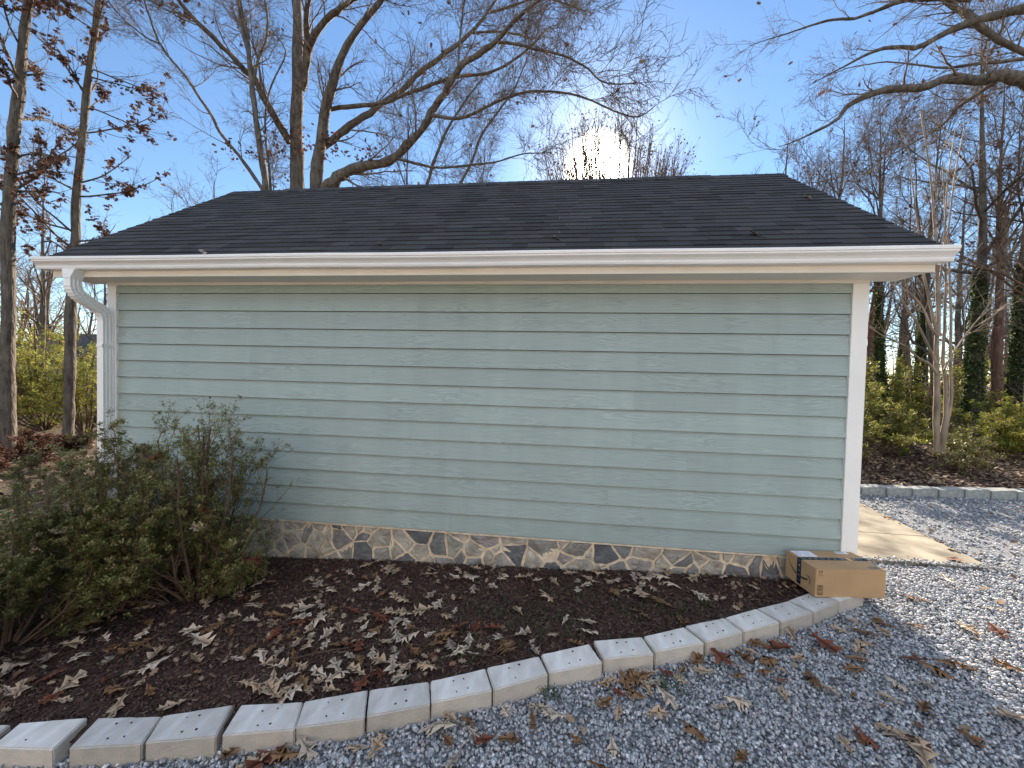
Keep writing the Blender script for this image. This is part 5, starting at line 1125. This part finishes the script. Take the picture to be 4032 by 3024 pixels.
# ------------------------------------------------------------------ fallen oak leaves
def leaf_mesh(seed, length, curl, mt, sharp=1.0):
    rg = np.random.default_rng(seed)
    # half outline of a pin-oak like leaf (y along, x out)
    u_ = lambda v: rg.uniform(-v, v)
    lob = [(0, .0), (.035, .05), (.07+u_(.02), .15), (.24+u_(.09), .24+u_(.06)), (.13, .27), (.10+u_(.02), .35), (.22, .45), (.46*sharp+u_(.10), .63+u_(.06)), (.30, .57), (.34*sharp+u_(.08), .70+u_(.03)), (.18, .60), (.10+u_(.02), .66), (.13, .76), (.28+u_(.08), .93+u_(.05)), (.12, .84), (.06, .88), (0, 1.0)]
    V = []; 
    def bend(x, y):
        # fold along the midrib plus a curl along and across
        z = abs(x)*curl[0]+curl[1]*(y-.5)**2*1.2+curl[2]*x*x*1.5+curl[3]*x*(y-.5)+rg.normal(0, .02); return z
    right = [(x, y) for x, y in lob]; lft = [(-x*(1+rg.uniform(-.12, .12)), y+rg.uniform(-.025, .025)) for x, y in lob[1:-1]]
    allp = right+lft; V = [(x*length, (y-.5)*length, bend(x, y)*length) for x, y in allp]
    n_ = len(right); mids = list(np.linspace(.03, .98, 8)); mi_ = []
    for y in mids: mi_.append(len(V)); V.append((0, (y-.5)*length, (bend(0, y))*length))
    F = []
    def side(idx):
        for a, b_ in zip(idx[:-1], idx[1:]):
            ya = (allp[a][1]+allp[b_][1])/2; m1 = mi_[int(np.argmin([abs(y-allp[a][1]) for y in mids]))]; m2 = mi_[int(np.argmin([abs(y-allp[b_][1]) for y in mids]))]
            if m1 == m2: F.append((m1, a, b_))
            else: F.append((m1, a, b_, m2))
    side(list(range(n_))); side([0]+list(range(n_, n_+len(lft)))+[n_-1])
    # stalk
    k = len(V); V += [(-.008*length, -.5*length, 0), (.008*length, -.5*length, 0), (.02*length, -.72*length, .04*length), (.01*length, -.72*length, .05*length)]; F.append((k, k+1, k+2, k+3))
    me = bpy.data.meshes.new('fallen_leaf'); me.from_pydata(V, [], F); me.update(); me.materials.append(mt)
    me.polygons.foreach_set('use_smooth', np.ones(len(me.polygons), dtype=bool)); return me
SHP = {'flat': [(.05, .1, .0, 0), (.12, .0, .1, .1), (.08, .15, -.1, .0), (.1, -.2, .2, .2)], 'folded': [(.75, .1, 0, .1), (.6, .25, .2, 0)], 'curled': [(.2, .9, .5, .2), (.35, .7, .2, -.5)], 'arched': [(.1, -.8, -.5, 0), (.15, -.55, .2, .5)], 'twisted': [(.2, .3, .1, 1.6), (.3, .35, .3, -1.4)]}
LM = {}
for ci, c_ in enumerate(LC):
    for si, s_ in enumerate(SHP):
        for vi, cu in enumerate(SHP[s_]): LM[(c_, s_, vi)] = leaf_mesh(ci*100+si*10+vi, 1.0, cu, M['leaf_'+c_], 1.0 if vi else .85)
bases = {'kerb%d' % k: np.mean(c, 0) for k, c in enumerate(allk)}
def unproj(px, py, zf):
    z = -.3; d = FW+RT*(px-2016)/FPX-UP*(py-1512)/FPX
    for _ in range(12): t = (z-CAM[2])/d[2]; p = CAM+d*t; z = float(zf(p[0], p[1]))
    return CAM+d*t
cl_bed = [  # picture areas where leaves gather: centre x,y, spread x,y, share, light/dark mix
 (1830, 2265, 230, 18, 22), (2180, 2300, 200, 22, 20), (2560, 2300, 170, 20, 13), (1480, 2290, 60, 16, 10), (1640, 2440, 120, 50, 26), (1760, 2560, 170, 60, 42), (2300, 2400, 180, 60, 16),
 (1000, 2380, 120, 45, 26), (1150, 2480, 120, 60, 20), (800, 2560, 260, 90, 34), (380, 2620, 260, 90, 22), (1350, 2640, 110, 60, 22), (1180, 2720, 90, 30, 8), (160, 2750, 130, 40, 6), (2900, 2320, 170, 40, 9), (1500, 2560, 90, 60, 14)]
cl_grv = [(2480, 2640, 60, 45, 16), (1900, 2820, 130, 40, 10), (2780, 2600, 110, 60, 8), (2960, 2560, 80, 55, 13), (3250, 2520, 160, 60, 12), (1080, 2960, 90, 40, 6), (3500, 2650, 180, 80, 9), (3750, 2780, 170, 110, 10), (3150, 2900, 300, 80, 10), (3850, 2450, 130, 60, 7), (3700, 2150, 220, 60, 6), (2420, 2900, 300, 70, 7), (1350, 2900, 60, 40, 3)]
PL = []
for cls_, dom in ((cl_bed, 'bed'), (cl_grv, 'gravel')):
    for cx, cy, sx, sy, n_ in cls_:
        k = 0; tries = 0; n_ = int(n_*(.72 if dom == 'bed' else .9))
        while k < n_ and tries < 600:
            tries += 1; px, py = random.gauss(cx, sx*1.3), random.gauss(cy, sy*1.3)
            if dom == 'bed':
                p = unproj(px, py, lambda x, y: mz(x, y)); ok = p[1] > kerby(p[0])+.14 and p[1] < -.05 and p[0] < 2.0 and p[0] > -4.2
            else:
                p = unproj(px, py, lambda x, y: gz(x, y)+.02); ok = (p[1] < kerby(p[0])-.14 or p[0] > 2.75) and not (1.95 < p[0] < 2.75 and -.55 < p[1] < .1) and p[1] < farky(p[0])-.1 and p[0] < 9
            if ok: ok = all((p[0]-q_[1][0])**2+(p[1]-q_[1][1])**2 > .075**2 for q_ in PL)
            if not ok: continue
            PL.append((dom, p)); k += 1
random.shuffle(PL)
leaves = []
for dom, p in PL:
    colr = random.choices(['tan', 'pale', 'brown', 'rust', 'grey'], [36, 26, 24, 5, 9] if dom == 'bed' else [32, 12, 38, 9, 9])[0]
    shp = random.choices(list(SHP), [36, 14, 18, 14, 18])[0]; L_ = min(.20, max(.06, random.gauss(.128, .030)))
    z = (float(mz(p[0], p[1]))+.026+float(vnoise(p[0], p[1], .4, 6))*.02) if dom == 'bed' else float(gz(p[0], p[1]))+.034
    leaves.append(dict(dom=dom, p=np.array([p[0], p[1], z+random.uniform(0, .012)]), c=colr, s=shp, L=L_))
# words for each leaf: look, then where it lies
kc = [np.mean(c, 0) for c in allk]
blockname = [ORD[k]+' block from left' for k in range(len(allk))]
def zone(l_):
    p = l_['p'][:2]; k = int(np.argmin([abs(p[0]-c[0]) for c in kc])); dk = p[1]-kerby(p[0])
    if l_['dom'] == 'bed':
        if p[0] < -3.2: return 'on mulch under the azaleas'
        if p[1] > -.16: return 'by stone base behind '+blockname[k]
        if dk < .30: return 'on mulch touching '+blockname[k]
        return 'in mid bed behind '+blockname[k]
    if p[0] > 2.75:
        if p[1] > .45: return 'on gravel past the concrete slab'
        if p[1] > -.5: return 'on gravel right of the parcel'
        return 'on gravel near lower right corner' if p[0] < 3.3 else 'on gravel at right edge'
    if -dk < .32: return 'on gravel against '+blockname[k]
    return 'on open gravel before '+blockname[k]
size = lambda L_: 'small' if L_ < .108 else ('large' if L_ > .15 else 'medium')
adj = {'tan': 'tan', 'pale': 'cream', 'brown': 'brown', 'rust': 'rust-red', 'grey': 'greyish'}
def lab1(l_): return '%s %s %s oak leaf %s' % (size(l_['L']), l_['s'], adj[l_['c']], zone(l_))
leaves.sort(key=lambda l_: -l_['L']/np.linalg.norm(l_['p']-CAM)); rest = leaves[286:]; leaves = leaves[:286]
byl = {}
for l_ in leaves: byl.setdefault(lab1(l_), []).append(l_)
for lb_, ls in byl.items():
    if len(ls) == 1: ls[0]['lab'] = lb_; continue
    ls.sort(key=lambda l_: l_['p'][0])
    if len(ls) == 2: nm_ = ['left one', 'right one']
    elif len(ls) == 3: nm_ = ['left one', 'middle one', 'right one']
    else: nm_ = ['leftmost']+[ORD[k]+' from left' for k in range(1, len(ls)-1)]+['rightmost']
    for l_, n_ in zip(ls, nm_): l_['lab'] = lb_+', '+n_
def place_leaf(l_):
    o = bpy.data.objects.new('fallen_leaf', LM[(l_['c'], l_['s'], random.randrange(len(SHP[l_['s']])))])
    o.location = l_['p']; flip = random.random() < .35; L_ = l_['L']
    o.rotation_euler = (random.gauss(0, .16)+(math.pi if flip else 0), random.gauss(0, .16), random.uniform(0, 2*math.pi)); o.scale = (L_*random.uniform(.55, 1.0), L_*random.uniform(1., 1.15), L_*random.uniform(.2, .75))
    if flip: o.location.z += L_*.12
    return o
rv, rf, rm, mo = [], [], [], list(LC)
for l_ in rest:
    o = place_leaf(l_); mw = Matrix.LocRotScale(o.location, o.rotation_euler, o.scale); b0 = len(rv)
    rv += [tuple(mw @ v.co) for v in o.data.vertices]; rf += [tuple(b0+i_ for i_ in p.vertices) for p in o.data.polygons]; rm += [mo.index(l_['c'])]*len(o.data.polygons); bpy.data.objects.remove(o)
tag(link('small_fallen_leaves', mesh('small_fallen_leaves', rv, rf, [M['leaf_'+c_] for c_ in mo], True, rm)), kind='stuff')
for l_ in leaves:
    o = place_leaf(l_); COL.objects.link(o)
    tag(o, l_['lab'], 'leaf', 'fallen oak leaves on '+('the mulch bed' if l_['dom'] == 'bed' else 'the gravel'))
# the rest of the smaller leaves and leaf bits as one mass
n_ = 420; px = rng.uniform(-3.9, 2.1, n_*3); py = rng.uniform(-2.1, -.03, n_*3); k = (py > kerby(px)+.12) & (vnoise(px, py, .35, 12)+.25*(py > -.25) > .0); px, py = px[k][:n_], py[k][:n_]
V, F = lobed(np.stack([px, py, mz(px, py)+.018+rng.uniform(0, .01, len(px))], -1), .055, .3)
gx_ = rng.uniform(-2, 8, 420); gy_ = rng.uniform(-2.4, 2.9, 420); k = gm(gx_, gy_); V2, F2 = lobed(np.stack([gx_[k], gy_[k], gz(gx_[k], gy_[k])+.03], -1), .065, .3)
M['bits'] = mat('leaf_bits', (.2,.15,.1), .8, ramp=[(.10,.05,.03),(.20,.12,.07),(.32,.24,.16),(.22,.11,.06),(.40,.33,.25)], trans=.1)
Vb = np.concatenate([V, V2]); Fb = np.concatenate([F, F2+len(V)]); tag(link('leaf_fragments', mesh('leaf_fragments', Vb, Fb, M['bits'], attr=np.repeat(rng.random(len(Fb)//6), 6))), kind='stuff')
# leaves caught in the azaleas and one on the roof
for (x_, y_, z_, c_, s_, lab) in ((-2.75, -.95, .42, 'rust', 'curled', 'rust red curled leaf caught in the tallest azalea'), (-2.72, -.98, .30, 'pale', 'folded', 'pale folded leaf caught in the tallest azalea below the rust one'), (-2.35, -.85, .02, 'rust', 'arched', 'rust leaf caught at the right side of the azaleas near the stone base'),
   (-3.45, -1.35, .35, 'grey', 'curled', 'greyish leaf caught in the dense azalea'), (-3.6, -1.6, -.02, 'pale', 'arched', 'pale leaf lying on the low azalea'), (-3.0, -1.1, .85, 'brown', 'twisted', 'brown leaf high in the tallest azalea')):
    o = bpy.data.objects.new('fallen_leaf', LM[(c_, s_, 0)]); COL.objects.link(o); o.location = (x_, y_, z_); o.scale = (.12, .13, .13); o.rotation_euler = (random.uniform(-1, 1), random.uniform(-1, 1), random.uniform(0, 6)); tag(o, lab, 'leaf', 'leaves caught in the azaleas')
def roofpt(px, py):
    d = FW+RT*(px-2016)/FPX-UP*(py-1512)/FPX  # meet the front roof plane z = ZE + SL*(y-YE)
    t = (ZE+.02+SL*(CAM[1]-YE)-CAM[2])/(d[2]-SL*d[1]); return CAM+d*t
for (px_, py_, c_, lab) in ((1500, 960, 'brown', 'brown leaf stuck low on the shingles left of middle'), (2200, 940, 'tan', 'tan leaf low on the shingles below the sun'), (3185, 778, 'pale', 'pale leaf lying on the shingles near the right roof edge'), (2975, 922, 'brown', 'brown leaf bits on the shingles right of the sun glare'), (800, 995, 'pale', 'pale twiggy leaf at the gutter on the left part of the roof')):
    p = roofpt(px_, py_); o = bpy.data.objects.new('fallen_leaf', LM[(c_, 'flat', 0)]); COL.objects.link(o); o.location = tuple(p); o.scale = (.1, .12, .12); o.rotation_euler = (math.atan(SL), 0, 1.2); tag(o, lab, 'leaf', 'leaves on the shed roof')
for lab, pts in (('grey twig lying on the mulch behind the third kerb block', [(-1.78, -1.42), (-1.62, -1.38), (-1.45, -1.30), (-1.33, -1.27)]), ('pale forked stalk on the mulch in front of the azaleas', [(-2.55, -1.42), (-2.50, -1.28), (-2.47, -1.12)]), ('short thin stick on the mulch below the stone base', [(-2.1, -.62), (-1.95, -.60), (-1.78, -.61)])):
    P = np.array([(x, y, float(mz(np.array(x), np.array(y)))+.03+.008*k_) for k_, (x, y) in enumerate(pts)]); Q, R_ = resample(P, np.linspace(.004, .002, len(pts)), 12); Q = Q+rng.normal(0, .003, Q.shape)
    tb = Tubes(); tb.add(Q, R_, 6); side_ = np.stack([Q[5], Q[5]+[.05, .03, .01], Q[5]+[.10, .04, .015]]); tb.add(side_, np.array([.0025, .002, .0012]), 6)
    o = link('fallen_twig', tb.mesh('fallen_twig', M['twig'], tuple(P[0])), None, tuple(P[0])); tag(o, lab, 'twig', 'twigs on the mulch bed')
print('leaves', len(leaves), 'objects', len(bpy.data.objects), 'verts', sum(len(m_.vertices) for m_ in bpy.data.meshes))
